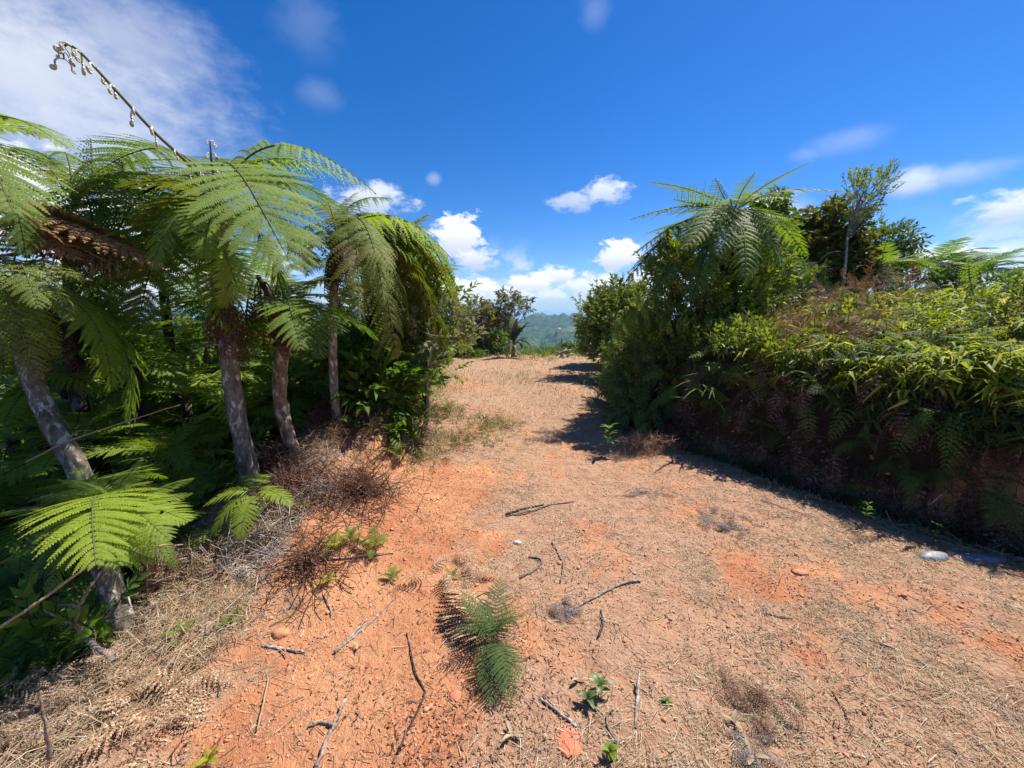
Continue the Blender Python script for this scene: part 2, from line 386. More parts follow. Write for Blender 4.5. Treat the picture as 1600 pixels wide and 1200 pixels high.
def bare(x, y):
    b = np.zeros_like(np.asarray(x, float))
    for bx, by, rx, ry in BG: b = np.maximum(b, 1.15 * np.exp(-((x - bx) / rx) ** 2 - ((y - by) / ry) ** 2))
    b = .75 * b + .55 * sstep((.55 - x) / 1.1) * sstep((5 - y) / 1.5) * sstep((x - edge(y) - .5) / .4) + 2.0 * (fbm(x * 1.5, y * 1.5, 4, 41) - .46) + 1.3 * (fbm(x * 7, y * 7, 3, 47) - .44) + .45 * sstep((x - toe(y) + .1) / .3)
    return np.clip(b, 0, 1)
def green(x, y):
    g = sstep((y - 3.5) / 5) * (.42 + .8 * (fbm(x * .9, y * .5, 3, 51) - .35)) + .6 * np.exp(-((x - toe(y) + .15) / .22) ** 2) * (vnoise(x * 2, y * 2, 60) > .4)
    g = g + .8 * np.exp(-((x - edge(y)) / .5) ** 2) * sstep((y - 4.5) / 1)
    return np.clip(g, 0, 1)
g = Geo()
ny, nx = X.shape
i = np.arange(ny - 1)[:, None] * nx + np.arange(nx - 1)[None]
g.add(np.stack([X, Y, Z], -1), np.stack([i, i + 1, i + nx + 1, i + nx], -1))
m, t = mat('soil')
geo = t.node('ShaderNodeNewGeometry'); P = geo.outputs['Position']
ab = t.node('ShaderNodeAttribute', attribute_name='bare').outputs['Fac']; ag = t.node('ShaderNodeAttribute', attribute_name='green').outputs['Fac']; al = t.node('ShaderNodeAttribute', attribute_name='humus_shade').outputs['Fac']
n1, n2, n3, n4 = t.noise(P, 1.7, 5, .6), t.noise(P, 9, 5, .65), t.noise(P, 55, 4, .7), t.noise(P, 190, 3, .7)
orange = t.mix(t.maprange(n1, .38, .62), (.45, .175, .082), (.55, .265, .13))
orange = t.mix(t.maprange(n2, .58, .75), orange, (.42, .13, .065))
tan = t.mix(t.maprange(n2, .3, .7), (.36, .185, .108), (.48, .29, .18))
bb = t.maprange(t.math('ADD', ab, t.math('MULTIPLY', t.math('SUBTRACT', n2, .5), 1.3)), .15, .85, 0, 1, True)
col = t.mix(bb, tan, orange)
col = t.mix(t.maprange(n3, .60, .76, 0, .75), col, (.62, .47, .33))
col = t.mix(t.maprange(n3, .42, .30, 0, .55), col, (.20, .095, .06))
col = t.mix(t.math('MULTIPLY', t.maprange(n4, .58, .72, 0, .5), t.math('SUBTRACT', 1.0, t.math('MULTIPLY', bb, .7))), col, (.60, .50, .37))
gm = t.math('MULTIPLY', ag, t.maprange(t.math('ADD', n2, t.math('MULTIPLY', n3, .6)), .6, .95, .15, .85))
col = t.mix(gm, col, t.mix(t.maprange(n1, .4, .6), (.37, .25, .155), (.28, .22, .12)))
col = t.mix(al, col, t.mix(n2, (.035, .022, .013), (.08, .05, .028)))  # dark humus; on the bank face and foot it also paints shade into the soil
h = t.math('ADD', t.math('ADD', t.math('MULTIPLY', n2, 1.6), t.math('MULTIPLY', n3, .75)), t.math('MULTIPLY', n4, .28))
bp = t.node('ShaderNodeBump', ins={'Strength': 1.0, 'Distance': .022, 'Height': h})
b = t.node('ShaderNodeBsdfPrincipled', ins={'Base Color': col, 'Roughness': .92}); b.inputs['Specular IOR Level'].default_value = .15
t.l.new(bp.outputs[0], b.inputs['Normal']); out(t, b.outputs[0])
M_SOIL = m
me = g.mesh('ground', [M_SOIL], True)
for nm, arr in (('bare', bare(X, Y)), ('green', green(X, Y)), ('humus_shade', np.maximum(np.maximum(sstep((edge(Y) - X - .35) / .7), sstep((Y - 17) / 2)), 1.0 * sstep((X - toe(Y) - .02) / .12) * sstep((Z - .02 - .38 * (Y < 3.0)) / .15)))):
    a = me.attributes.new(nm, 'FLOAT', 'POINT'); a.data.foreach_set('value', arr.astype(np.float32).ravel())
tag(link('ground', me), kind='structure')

# far country: one sheet to the horizon, dropping to a hazy plain
def Hfar(x, y):
    r = np.hypot(x, y)
    base = -7 - np.interp(r, [28, 70, 200, 600, 1500, 4000, 9000, 40000], [0, 16, 55, 120, 150, 165, 190, 190])
    hills = np.interp(r, [100, 500, 1500, 6000, 12000], [0, 50, 75, 50, 10]) * (fbm(x / 520 + 3.1, y / 520, 5, 71) - .42) * 2
    return base + hills
FH = [(838, 499, 1300, 120, 240, 0), (885, 501, 1350, 95, 260, 0), (930, 508, 1500, 120, 260, 0), (760, 512, 1150, 150, 200, 0), (925, 492, 3400, 300, 420, 0), (985, 491, 3000, 300, 350, 0), (690, 497, 3800, 500, 400, 0), (620, 500, 1500, 260, 260, 0), (895, 524, 900, 110, 150, 0), (810, 536, 700, 90, 130, 0)]
def Hhill(x, y):
    z = Hfar(x, y)
    for (u, v, D, sx, sy, _) in FH:
        p = at(u, v, D); k = np.exp(-((x - p[0]) / sx) ** 2 - ((y - D) / sy) ** 2)
        top = p[2] * 1.0 + (fbm(x / 90, y / 90, 4, 83) - .5) * 26
        z = z * (1 - k) + np.maximum(z, top) * k
    return z
def canopy(x, y, s):
    return (vnoise(x / s, y / s, 91) ** 1.5 * 1.0 + .5 * vnoise(x / s * 2.1, y / s * 2.1, 92)) * s
m, t = mat('far_woodland')
geo = t.node('ShaderNodeNewGeometry'); P = geo.outputs['Position']
n1, n2, n3 = t.noise(P, .006, 5, .6), t.noise(P, .05, 4, .6), t.noise(P, .2, 3, .7)
col = t.mix(t.maprange(n2, .35, .65), (.016, .038, .014), (.05, .095, .028))
col = t.mix(t.maprange(n3, .55, .7, 0, .6), col, (.09, .13, .04))
col = t.mix(t.maprange(n1, .57, .64, 0, .65), col, (.15, .17, .07))
b = t.node('ShaderNodeBsdfPrincipled', ins={'Base Color': col, 'Roughness': .95}); b.inputs['Specular IOR Level'].default_value = .1
out(t, b.outputs[0]); M_FARWOOD = m
rr = np.concatenate([np.linspace(27, 120, 24), np.geomspace(125, 30000, 80)])
th = np.concatenate([np.linspace(R(-180), R(-62), 60, endpoint=False), np.linspace(R(-62), R(62), 190, endpoint=False), np.linspace(R(62), R(180), 61)])
RR, TH = np.meshgrid(rr, th); X2, Y2 = RR * np.sin(TH), RR * np.cos(TH)
g = Geo(); ny, nx = X2.shape
i = np.arange(ny - 1)[:, None] * nx + np.arange(nx - 1)[None]
g.add(np.stack([X2, Y2, Hfar(X2, Y2) + canopy(X2, Y2, 9) * sstep((RR - 60) / 80)], -1), np.stack([i, i + 1, i + nx + 1, i + nx], -1))
tag(link('valley_terrain', g.mesh('valley_terrain', [M_FARWOOD], True)), kind='structure')
def patch(name, x0, x1, y0, y1, st, s):
    X, Y = np.meshgrid(np.arange(x0, x1, st), np.arange(y0, y1, st)); ny, nx = X.shape
    e = np.minimum(np.minimum(X - x0, x1 - X) / (x1 - x0), np.minimum(Y - y0, y1 - Y) / (y1 - y0)) * 8
    Z = Hhill(X, Y) + canopy(X, Y, s) * 1.7 - 25 * (1 - sstep(e))
    g = Geo(); i = np.arange(ny - 1)[:, None] * nx + np.arange(nx - 1)[None]
    g.add(np.stack([X, Y, Z], -1), np.stack([i, i + 1, i + nx + 1, i + nx], -1))
    tag(link(name, g.mesh(name, [M_FARWOOD], False)), kind='structure')
patch('wooded_hill', -480, 560, 500, 1900, 7, 11)
patch('distant_hill', -1400, 1500, 2100, 4400, 26, 26)
# a bright clearing with small roofs on the far slope
m, t = mat('far_roof'); b = t.node('ShaderNodeBsdfPrincipled', ins={'Base Color': (.62, .58, .5, 1), 'Roughness': .8}); out(t, b.outputs[0]); M_ROOF = m
for k, (u, v) in enumerate([(866, 511), (874, 514), (861, 517), (868, 506), (880, 510)]):
    d = ray(u, v); tt = np.linspace(500, 2500, 3000); PP = np.array([0, 0, CAM_H]) + d * tt[:, None]
    hit = np.nonzero(PP[:, 2] < Hhill(PP[:, 0], PP[:, 1]) + 8)[0]
    if not len(hit): continue
    p = PP[hit[0]]
    e = empty('farmhouse', (p[0], p[1], p[2]), ['pale farmhouse on the far wooded slope, %s' % w for w in ('middle of the cluster', 'lower one beside the clearing', 'lowest and westernmost', 'highest of the cluster', 'easternmost of the cluster')][k], 'house', 'tiny houses on the far slope')
    gg = Geo(); a, bq, c = 3.2, 2.6, 1.6
    V = [(-a, -bq, -6), (a, -bq, -6), (a, bq, -6), (-a, bq, -6), (-a, -bq, c), (a, -bq, c), (a, bq, c), (-a, bq, c)]
    gg.add(V, [(0, 1, 5, 4), (1, 2, 6, 5), (2, 3, 7, 6), (3, 0, 4, 7)]); link('wall', gg.mesh('house_wall', [M_ROOF]), e)
    gg = Geo(); V = [(-a - .5, -bq - .6, c), (a + .5, -bq - .6, c), (a + .5, bq + .6, c), (-a - .5, bq + .6, c), (-a - .5, 0, c + 1.4), (a + .5, 0, c + 1.4)]
    gg.add(V, [(0, 1, 5, 4), (2, 3, 4, 5)], [(0, 4, 3), (1, 2, 5)]); link('roof', gg.mesh('house_roof', [M_ROOF]), e)

# haze: one even box of air round the whole scene
g = Geo(); a, z0, z1 = 31000, -330, 16
V = [(-a, -a, z0), (a, -a, z0), (a, a, z0), (-a, a, z0), (-a, -a, z1), (a, -a, z1), (a, a, z1), (-a, a, z1)]
g.add(V, [(0, 3, 2, 1), (4, 5, 6, 7), (0, 1, 5, 4), (1, 2, 6, 5), (2, 3, 7, 6), (3, 0, 4, 7)])
m, t = mat('haze_air')
pv = t.node('ShaderNodeVolumePrincipled'); pv.inputs['Color'].default_value = (.38, .62, 1, 1); pv.inputs['Density'].default_value = 2.0e-4; pv.inputs['Anisotropy'].default_value = .2
o = t.node('ShaderNodeOutputMaterial'); t.l.new(pv.outputs[0], o.inputs[1])
if HAZE: tag(link('haze', g.mesh('haze', [m])), 'pale blue air between the clearing and the far hills', kind='stuff')

# ------------------------------------------------------------------ small protos for litter
def blade(L, W, bend=0., segs=1):
    u = np.linspace(0, 1, segs + 1); z = bend * 4 * u * (1 - u)
    w = W * (1 - .75 * u)
    V = np.concatenate([np.stack([u * L, -w / 2, z], 1), np.stack([u * L, w / 2, z], 1)]); n = segs + 1
    return V, [(i, i + 1, n + i + 1, n + i) for i in range(segs)]
def proto(fn):
    g = Geo(); fn(g); return g.arrays()
def ribbon(g, L, W, curl, seed, segs=5, m=0):
    r = np.random.default_rng(seed); P = np.zeros((segs + 1, 3)); d = np.array([1., 0, .1]); b = r.normal(0, 1, 3) * curl
    for k in range(segs):
        P[k + 1] = P[k] + d / np.linalg.norm(d) * L / segs; d = d + b * .5 + r.normal(0, .25, 3) * curl; d[2] *= .8
    tube(g, P - P.mean(0), [W, W * .7, W * .3], 3, m, cap=False)
def scatter_mats(xy, zoff, tilt_sd, smin, smax, follow=True):
    n = len(xy); s = RNG.uniform(smin, smax, n); azz = RNG.uniform(0, 2 * np.pi, n)
    loc = np.column_stack([xy, H(xy[:, 0], xy[:, 1]) + zoff])
    e = .05; cx, sx = np.cos(azz), np.sin(azz)
    sl = np.arctan((H(xy[:, 0] + e * cx, xy[:, 1] + e * sx) - H(xy[:, 0] - e * cx, xy[:, 1] - e * sx)) / (2 * e))
    return rot_mats(azz, np.clip(sl, -1.2, 1.2) * (1 if follow else 0) + RNG.normal(0, tilt_sd, n), RNG.normal(0, .5, n), s, loc)

# dry grass lying and standing on the soil
def place_xy(n, ymin, ymax, power):
    """points on the clearing, denser close by"""
    y = ymin * (ymax / ymin) ** (RNG.random(n) ** power)
    a, b = edge(y) - .25, toe(y) + .1
    b = np.minimum(b, 1.35 * y + .8); a = np.maximum(a, -1.35 * y - .8)
    return np.column_stack([a + (b - a) * RNG.random(n), y])
xy = place_xy(430000, .95, 16, 1.0)
keep = RNG.random(len(xy)) < np.clip(1.05 - 1.15 * bare(xy[:, 0], xy[:, 1]), .05, 1) * (.35 + .65 * (vnoise(xy[:, 0] * 9, xy[:, 1] * 9, 77) > .42)) * np.clip(2.6 * fbm(xy[:, 0] * 2.1, xy[:, 1] * 2.1, 3, 79) - .62, .08, 1.2) * np.interp(xy[:, 1], [3.5, 7], [1, .15])
xy = xy[keep][:125000]
pr = [proto(lambda g, k=k: g.add(*blade(.034 + .009 * k, .0021 + .0006 * (k % 3), .004, 1))) for k in range(4)]
sc = np.clip((xy[:, 1] / 3), 1, 2.6) ** .55
M = scatter_mats(xy, .006, .22, .4, 1.35); M[:, :3, :3] *= sc[:, None, None]
g = Geo(); g.bake(pr, RNG.integers(0, 4, len(xy)), M)
tag(link('dry_grass', g.mesh('dry_grass', [M_STRAW])), 'short dead straw lying over the orange soil of the track', kind='stuff')
xy = place_xy(60000, 1.0, 9, 1.0); k_ = RNG.random(len(xy)) < np.clip(3 * fbm(xy[:, 0] * 1.7 + 9, xy[:, 1] * 1.7, 3, 78) - .9, .06, 1); xy = xy[k_][:16000]
g = Geo(); M = scatter_mats(xy, .006, .4, .35, 1.0); g.bake([proto(lambda g, k=k: g.add(*blade(.022, .008, .004, 1))) for k in range(2)], RNG.integers(0, 2, len(xy)), M)
tag(link('leaf_crumbs', g.mesh('leaf_crumbs', [dry_mat('leaf_crumb', (.07, .035, .022), (.15, .08, .05), (.34, .24, .16))])), 'dark crumbled leaf bits strewn over the track', kind='stuff')
# greener short grass on the far part of the clearing and along the bank
xy = place_xy(150000, 2.2, 16, .75)
keep = RNG.random(len(xy)) < green(xy[:, 0], xy[:, 1]) ** 2 * .7
xy = xy[keep][:11000]
pr = [proto(lambda g, k=k: g.add(*blade(.05 + .012 * k, .005, .008, 1))) for k in range(3)]
M = scatter_mats(xy, .0, .1, .6, 1.3, False)
M2 = rot_mats(RNG.uniform(0, 6.28, len(xy)), RNG.uniform(.15, 1.2, len(xy)), RNG.normal(0, .5, len(xy)), RNG.uniform(.5, 1.2, len(xy)) * np.clip(xy[:, 1] / 5, .8, 1.8), M[:, :3, 3])
g = Geo(); g.bake(pr, RNG.integers(0, 3, len(xy)), M2)
tag(link('green_grass', g.mesh('green_grass', [M_STRAWGRN])), 'thin half dry grass growing on the clearing', kind='stuff')
# crumbs of soil
def clod(g, k):
    r = np.random.default_rng(k); V = np.array([(1, 0, 0), (0, 1, 0), (-1, 0, 0), (0, -1, 0), (0, 0, .8), (0, 0, -.6)], float) * r.uniform(.6, 1.2, (6, 3))
    g.add(V, None, [(0, 1, 4), (1, 2, 4), (2, 3, 4), (3, 0, 4), (1, 0, 5), (2, 1, 5), (3, 2, 5), (0, 3, 5)])
xy = place_xy(26000, 1.0, 7, .9); k2 = RNG.random(len(xy)) < .25 + .75 * bare(xy[:, 0], xy[:, 1]) * (vnoise(xy[:, 0] * 3, xy[:, 1] * 3, 66) > .45); xy = xy[k2][:11000]
ba = proto(lambda g: clod(g, 1)), proto(lambda g: clod(g, 2)), proto(lambda g: clod(g, 3))
M = scatter_mats(xy, .001, .5, .0035, .010)
M[:, :3, :3] *= (1 + 1.3 * (RNG.random(len(xy)) > .96))[:, None, None]
mc, t = mat('soil_crumb'); gn = t.node('ShaderNodeNewGeometry')
b = t.node('ShaderNodeBsdfPrincipled', ins={'Base Color': t.mix(gn.outputs['Random Per Island'], (.42, .19, .10), (.56, .30, .17)), 'Roughness': .95}); out(t, b.outputs[0])
g = Geo(); g.bake(list(ba), RNG.integers(0, 3, len(xy)), M)
tag(link('soil_crumbs', g.mesh('soil_crumbs', [mc])), 'crumbs of orange soil loose on the track', kind='stuff')
# ------------------------------------------------------------------ fern fronds
def frond_geo(n=22, plen=.33, npn=20, pnl=.062, sag=.25, petiole=.14, droop=.3, seed=0, rib=.004, rach=.0075, fwd0=12, fwd1=48, width_pow=.75, curlup=0.0, fold=0.0, miss=0.0, pdroop=.22, pinn_w=.95, cs=22, ns=7, rs=4):
    """a frond from (0,0,0) to (1,0,0), arching up by sag; slots: 0 leaflets, 1 stem"""
    r = np.random.default_rng(seed); g = Geo()
    s = np.linspace(0, 1, cs)
    def curve(s):
        s = np.asarray(s, float)
        z = sag * 3.4 * s ** .85 * (1 - s) * (1.15 - .3 * s); y = .03 * np.sin(s * 3 + seed) * s * (1 - s)
        return np.stack([s, y, z], -1)
    C = curve(s); tube(g, C, [rach, rach * .75, rach * .25], rs, 1, cap=False)
    side = np.array([0, 1., 0]); BP, BD, BA, BL, BW = [], [], [], [], []
    for k in range(n):
        t = (k + .5) / n; sk = petiole + (1 - petiole) * t ** .92
        p = curve([sk, sk + .01]); T = p[1] - p[0]; T /= np.linalg.norm(T); N = np.cross(T, side); N /= np.linalg.norm(N); N = N if N[2] > 0 else -N
        prof = min(1, .62 + t * 1.7) * (1 - t ** 2.1) ** width_pow + .035
        for sg in (-1, 1):
            if r.random() < miss: continue
            L = plen * prof * r.uniform(.9, 1.07); f = R(fwd0 + (fwd1 - fwd0) * t + r.normal(0, 3.5))
            d0 = math.cos(f) * sg * side + math.sin(f) * T + N * (r.normal(.10, .05) + fold); d0 /= np.linalg.norm(d0)
            u = np.linspace(0, 1, ns); dr = droop * r.uniform(.7, 1.3)
            pos = lambda u: p[0] + L * (u[:, None] * d0 - dr * (u ** 2)[:, None] * np.array([0, 0, 1.]) + curlup * (u ** 3)[:, None] * N + .10 * (u ** 2)[:, None] * T)
            P = pos(u); A = pos(u + .01) - P; A /= np.linalg.norm(A, axis=1)[:, None]
            Nn = N - (A @ N)[:, None] * A; Nn /= np.linalg.norm(Nn, axis=1)[:, None]; Bn = np.cross(Nn, A)
            w = rib * (1 - .8 * u)[:, None] * .5
            V = np.concatenate([P - Bn * w, P + Bn * w]); g.add(V, [(i, i + 1, ns + i + 1, ns + i) for i in range(ns - 1)], m=1)
            m_ = max(4, int(round(npn * (.35 + .65 * prof)))); uj = (np.arange(m_) + .6) / m_
            P = pos(uj); A = pos(uj + .01) - P; A /= np.linalg.norm(A, axis=1)[:, None]
            Nn = N - (A @ N)[:, None] * A; Nn /= np.linalg.norm(Nn, axis=1)[:, None]; Bn = np.cross(Nn, A)
            pl = pnl * np.minimum(1, .72 + 1.5 * uj) * np.maximum(1 - uj ** 2.2, .04) ** .7 * (.5 + .5 * prof)
            for s2 in (-1, 1):
                D = Bn * s2 * .92 + A * .34 - Nn * pdroop + r.normal(0, .05, P.shape); D /= np.linalg.norm(D, axis=1)[:, None]
                BP.append(P); BD.append(D); BA.append(A); BL.append(pl * r.uniform(.9, 1.08, m_)); BW.append(np.full(m_, L / m_ * pinn_w))
    P, D, A, L, W = [np.concatenate(a) for a in (BP, BD, BA, BL, BW)]; L = L[:, None]; W = W[:, None]
    V = np.stack([P - A * W * .5, P + A * W * .46, P + D * L * .62 + A * W * .40, P + D * L + A * W * .30, P + D * L * .60 - A * W * .30], 1)
    k = np.arange(len(P)) * 5
    g.add(V, np.stack([k, k + 1, k + 2, k + 4], 1), np.stack([k + 4, k + 2, k + 3], 1), 0)
    return g
class Fronds:
    """one geometry, meshes made per material pair when asked"""
    def __init__(s, name, **kw): s.g = frond_geo(**kw); s.name = name; s.c = {}
    def mesh(s, mats):
        k = tuple(m.name for m in mats)
        if k not in s.c: s.c[k] = s.g.mesh(s.name, mats)
        return s.c[k]
FR_HI = [Fronds('tree_fern_frond', n=24, npn=24, plen=.32, pnl=.030, sag=sg, seed=i, droop=dr, pdroop=.12, pinn_w=1.12, miss=.03) for i, (sg, dr) in enumerate([(.10, .12), (.17, .18), (.25, .22), (.14, .3), (.30, .25)])]
FR_HERO = Fronds('broad_frond', n=19, npn=34, plen=.36, pnl=.043, sag=.16, seed=8, droop=.15, pdroop=.06, fwd0=5, fwd1=42, rib=.006, pinn_w=1.0, width_pow=.6, petiole=.05)
FR_NA = [Fronds('arching_frond', n=24, npn=15, plen=.20, pnl=.024, sag=sg, seed=10 + i, droop=dr, pdroop=.15, fwd1=55, pinn_w=1.15, miss=.05) for i, (sg, dr) in enumerate([(.10, .45), (.17, .6), (.25, .7), (.14, .5), (.30, .7)])]
FR_FL = [Fronds('spreading_frond', n=19, npn=14, plen=.19, pnl=.024, sag=sg, seed=110 + i, droop=dr, pdroop=.15, fwd0=18, fwd1=50, pinn_w=1.1) for i, (sg, dr) in enumerate([(.05, .25), (.09, .35), (.14, .3)])]
FR_LACE2 = [Fronds('narrow_frond', n=24, npn=14, plen=.21, pnl=.024, sag=sg, seed=140 + i, droop=.35, pdroop=.15) for i, sg in enumerate([.1, .2, .3])]
FR_LACE = [Fronds('lacy_frond', n=16, npn=17, plen=.31, pnl=.027, sag=sg, seed=120 + i, droop=.2, pinn_w=1.0) for i, sg in enumerate([.18, .3])]
FR_MD = [Fronds('fern_frond', n=17, npn=11, plen=.29, pnl=.038, sag=sg, seed=20 + i, droop=.2, rib=.004, pinn_w=1.15, cs=12, ns=4, rs=3) for i, sg in enumerate([.10, .18, .27])]
FR_LO = [Fronds('small_frond', n=10, npn=5, plen=.28, pnl=.045, sag=sg, seed=40 + i, droop=.3, rib=.008, rach=.01, pinn_w=.9, cs=6, ns=3, rs=3) for i, sg in enumerate([.12, .28])]
FR_TINY = [Fronds('t', n=9, npn=3, plen=.28, pnl=.05, sag=.15, seed=130 + i, droop=.3, rib=.008, rach=.01, cs=4, ns=2, rs=3) for i in range(2)]
FR_PALM = [Fronds('palm_frond', n=24, npn=4, plen=.19, pnl=.02, sag=.12 + .2 * i, seed=80 + i, droop=.15, rib=.055, rach=.012, fwd0=35, fwd1=60, pinn_w=1) for i in range(2)]
FR_DEAD = [Fronds('dead_frond', n=14, npn=7, plen=.22, pnl=.03, sag=.06, seed=60 + i, droop=.9, rib=.008, rach=.012, miss=.15, curlup=-.4, fold=-.5, cs=9, ns=4, rs=3) for i in range(2)]
FR_CURL = Fronds('young_frond', n=13, npn=7, plen=.24, pnl=.03, sag=.03, seed=71, droop=-.25, rib=.008, rach=.012, curlup=.8, petiole=.25)

def basis(base, tip, roll=0.0):
    base, tip = np.asarray(base, float), np.asarray(tip, float)
    d = tip - base; L = np.linalg.norm(d); Xa = d / L
    Z = np.array([0, 0, 1.]) - Xa[2] * Xa
    if np.linalg.norm(Z) < .15: Z = np.array([-Xa[0], -Xa[1], 0]) + np.array([0, 0, .2]); Z -= Z @ Xa * Xa
    Z /= np.linalg.norm(Z); Y_ = np.cross(Z, Xa)
    c, s = math.cos(roll), math.sin(roll); Y2, Z2 = Y_ * c + Z * s, Z * c - Y_ * s
    M = np.eye(4); M[:3, 0] = Xa; M[:3, 1] = Y2; M[:3, 2] = Z2; M[:3, :3] *= L; M[:3, 3] = base
    return M
def frond(parent, fr, base, tip, mats, roll=0.0, name='frond'):
    M = basis(base, tip, roll); M[:3, 3] -= np.array(parent.location)
    return link(name, fr.mesh(mats), parent, M)
def crown(parent, c, n, L, mats, frs, el=(-.35, .9), az0=None, az=None, seed=0, lj=.18):
    """n fronds around the crown point c; el = range of chord elevation"""
    r = np.random.default_rng(seed); az0 = r.uniform(0, 6.28) if az0 is None else az0
    for k in range(n):
        a = az0 + k * 2.39996 if az is None else r.uniform(*az)
        e = el[0] + (el[1] - el[0]) * (k + .5) / n; l = L * r.uniform(1 - lj, 1 + lj * .6)
        d = np.array([math.cos(a) * math.cos(e), math.sin(a) * math.cos(e), math.sin(e)])
        frond(parent, frs[r.integers(len(frs))], c, np.asarray(c) + d * l, mats, r.normal(0, .15))
def trunk(parent, pts, r, mt, name='trunk', sides=12, n=22, bump=.05, offs=None):
    P = smooth_path(pts, n)
    g = Geo(); rad = np.interp(np.linspace(0, 1, n), [0, .08, 1], [r[0] * 1.25, r[0], r[1]]) if len(r) == 2 else r
    tube(g, P - np.array(parent.location), list(rad), sides, 0, bump); return link(name, g.mesh(name, [mt], True), parent)
def px(lst): return [at(*p) for p in lst]

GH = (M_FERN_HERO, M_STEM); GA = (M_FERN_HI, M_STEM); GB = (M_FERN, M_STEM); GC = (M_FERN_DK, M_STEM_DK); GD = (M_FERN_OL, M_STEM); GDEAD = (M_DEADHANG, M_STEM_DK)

def hanging(parent, c, n, L, spread, seed, mats=GDEAD):
    r = np.random.default_rng(seed)
    for k in range(n):
        a = r.uniform(0, 6.28); b = np.asarray(c) + np.array([math.cos(a), math.sin(a), 0]) * spread * .5
        frond(parent, FR_DEAD[k % 2], b, b + np.array([math.cos(a) * spread, math.sin(a) * spread, -L * r.uniform(.7, 1.1)]), mats, r.normal(0, .5), 'dead_frond')

# --- tree fern with the great front frond (two stems)
c = at(343, 318, 3.05)
A = empty('tree_fern', at(405, 800, 3.2), 'tall tree fern on a mottled double trunk with one great bright frond hanging in front', 'tree fern')
trunk(A, px([(408, 812, 3.2), (385, 720, 3.2), (369, 640, 3.18), (358, 560, 3.15), (352, 500, 3.12), (345, 410, 3.08), (343, 325, 3.05)]), (.072, .058), M_TRUNK, n=34)
trunk(A, px([(384, 790, 3.28), (378, 720, 3.28), (368, 650, 3.24), (360, 560, 3.2)]), (.042, .038), M_TRUNK)
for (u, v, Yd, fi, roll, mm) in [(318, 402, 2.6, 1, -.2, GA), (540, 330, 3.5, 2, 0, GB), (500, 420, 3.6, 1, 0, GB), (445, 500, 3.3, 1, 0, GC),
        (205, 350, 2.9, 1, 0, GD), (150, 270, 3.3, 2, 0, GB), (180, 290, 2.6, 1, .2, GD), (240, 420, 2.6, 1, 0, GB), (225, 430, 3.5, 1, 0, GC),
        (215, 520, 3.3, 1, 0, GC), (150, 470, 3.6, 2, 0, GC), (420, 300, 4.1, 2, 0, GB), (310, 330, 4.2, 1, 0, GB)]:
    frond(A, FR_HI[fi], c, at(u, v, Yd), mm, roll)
frond(A, FR_HERO, at(345, 262, 2.8), at(458, 420, 2.3), GH, .3); frond(A, FR_NA[4], c, at(588, 303, 2.85), GH, 0); frond(A, FR_NA[2], c, at(560, 285, 3.3), GA, .1); frond(A, FR_NA[2], c, at(500, 350, 2.6), GB, .1)
for (u, v, Yd) in [(308, 455, 2.85), (345, 480, 2.85), (380, 470, 2.9), (330, 500, 2.95), (365, 520, 3.0), (300, 400, 2.8), (395, 440, 2.95)]:   # short bright fronds low on the stem
    frond(A, FR_HI[1], c + (at(345, 400, 3.02) - c) * RNG.uniform(.2, 1), at(u, v, Yd), GA, RNG.normal(0, .4))
hanging(A, at(352, 460, 3.1), 10, .5, .12, 5)
# unfurling shoots
mw, t = mat('fiddlehead_scale'); b = t.node('ShaderNodeBsdfPrincipled', ins={'Base Color': t.mix(rnd(t), (.50, .44, .30), (.66, .62, .48)), 'Roughness': .6}); out(t, b.outputs[0]); M_FIDDLE = mw
def spiral(g, p, d, size, m, seed=0):
    """a small hanging stalk that ends in a curled knob"""
    r = np.random.default_rng(seed); d = np.asarray(d, float); d /= np.linalg.norm(d); dn = np.array([0, 0, -1.])
    pts = [p, p + d * size * .5, p + d * size * .8 + dn * size * .35, p + d * size * .75 + dn * size * .9]
    tube(g, smooth_path(pts, 9), [size * .07, size * .09, size * .12], 5, m)
    e = pts[-1]; th = np.linspace(0, 7.5, 22); rad = size * .26 * (1 - th / 9.5)
    Pq = e + d * (np.cos(th) * rad - rad[0])[:, None] * -1 + dn * (np.sin(th) * rad)[:, None]
    tube(g, Pq, [size * .12, size * .13, size * .08], 6, m)
def shoot(parent, pts, r0, n, seed, knob=.09, name='unfurling_shoot'):
    P = smooth_path(pts, 40) - np.array(parent.location); g = Geo(); tube(g, P, [r0, r0 * .7, r0 * .3], 7, 0)
    o = link(name, g.mesh(name, [M_STEM], True), parent)
    r = np.random.default_rng(seed)
    T = np.gradient(P, axis=0)
    for k in range(n):
        f = .06 + .94 * k / (n - 1); i = int(f * 39); t_ = T[i] / np.linalg.norm(T[i]); big = .45 + 1.3 * f * (1 - f) * 2 if f < .97 else .9
        for sg in (-1, 1):
            s_ = np.cross(t_, [0, 0, 1.]) * sg; s_ = s_ / (np.linalg.norm(s_) + 1e-9) + r.normal(0, .35, 3) + (t_ * .35)
            g = Geo(); spiral(g, P[i], s_, knob * big * r.uniform(.6, 1.1), 0, seed * 100 + k)
            link('fiddlehead', g.mesh('fiddlehead', [M_FIDDLE], True), o)
shoot(A, [c, at(300, 262, 2.9), at(240, 205, 2.8), at(180, 140, 2.72), at(132, 88, 2.68), at(108, 70, 2.67), at(99, 76, 2.67), at(100, 92, 2.68)], .012, 13, 3, .062)
shoot(A, [c, at(332, 262, 2.95), at(328, 220, 2.92)], .013, 5, 4, .04)
for u_ in (142, 190): frond(A, FR_CURL, at(u_ + 6, 300, 3.3), at(u_, 216 + (u_ - 142) * .3, 3.3), (M_DRYGREY, M_STEM_DK), 1.4, 'young_frond')

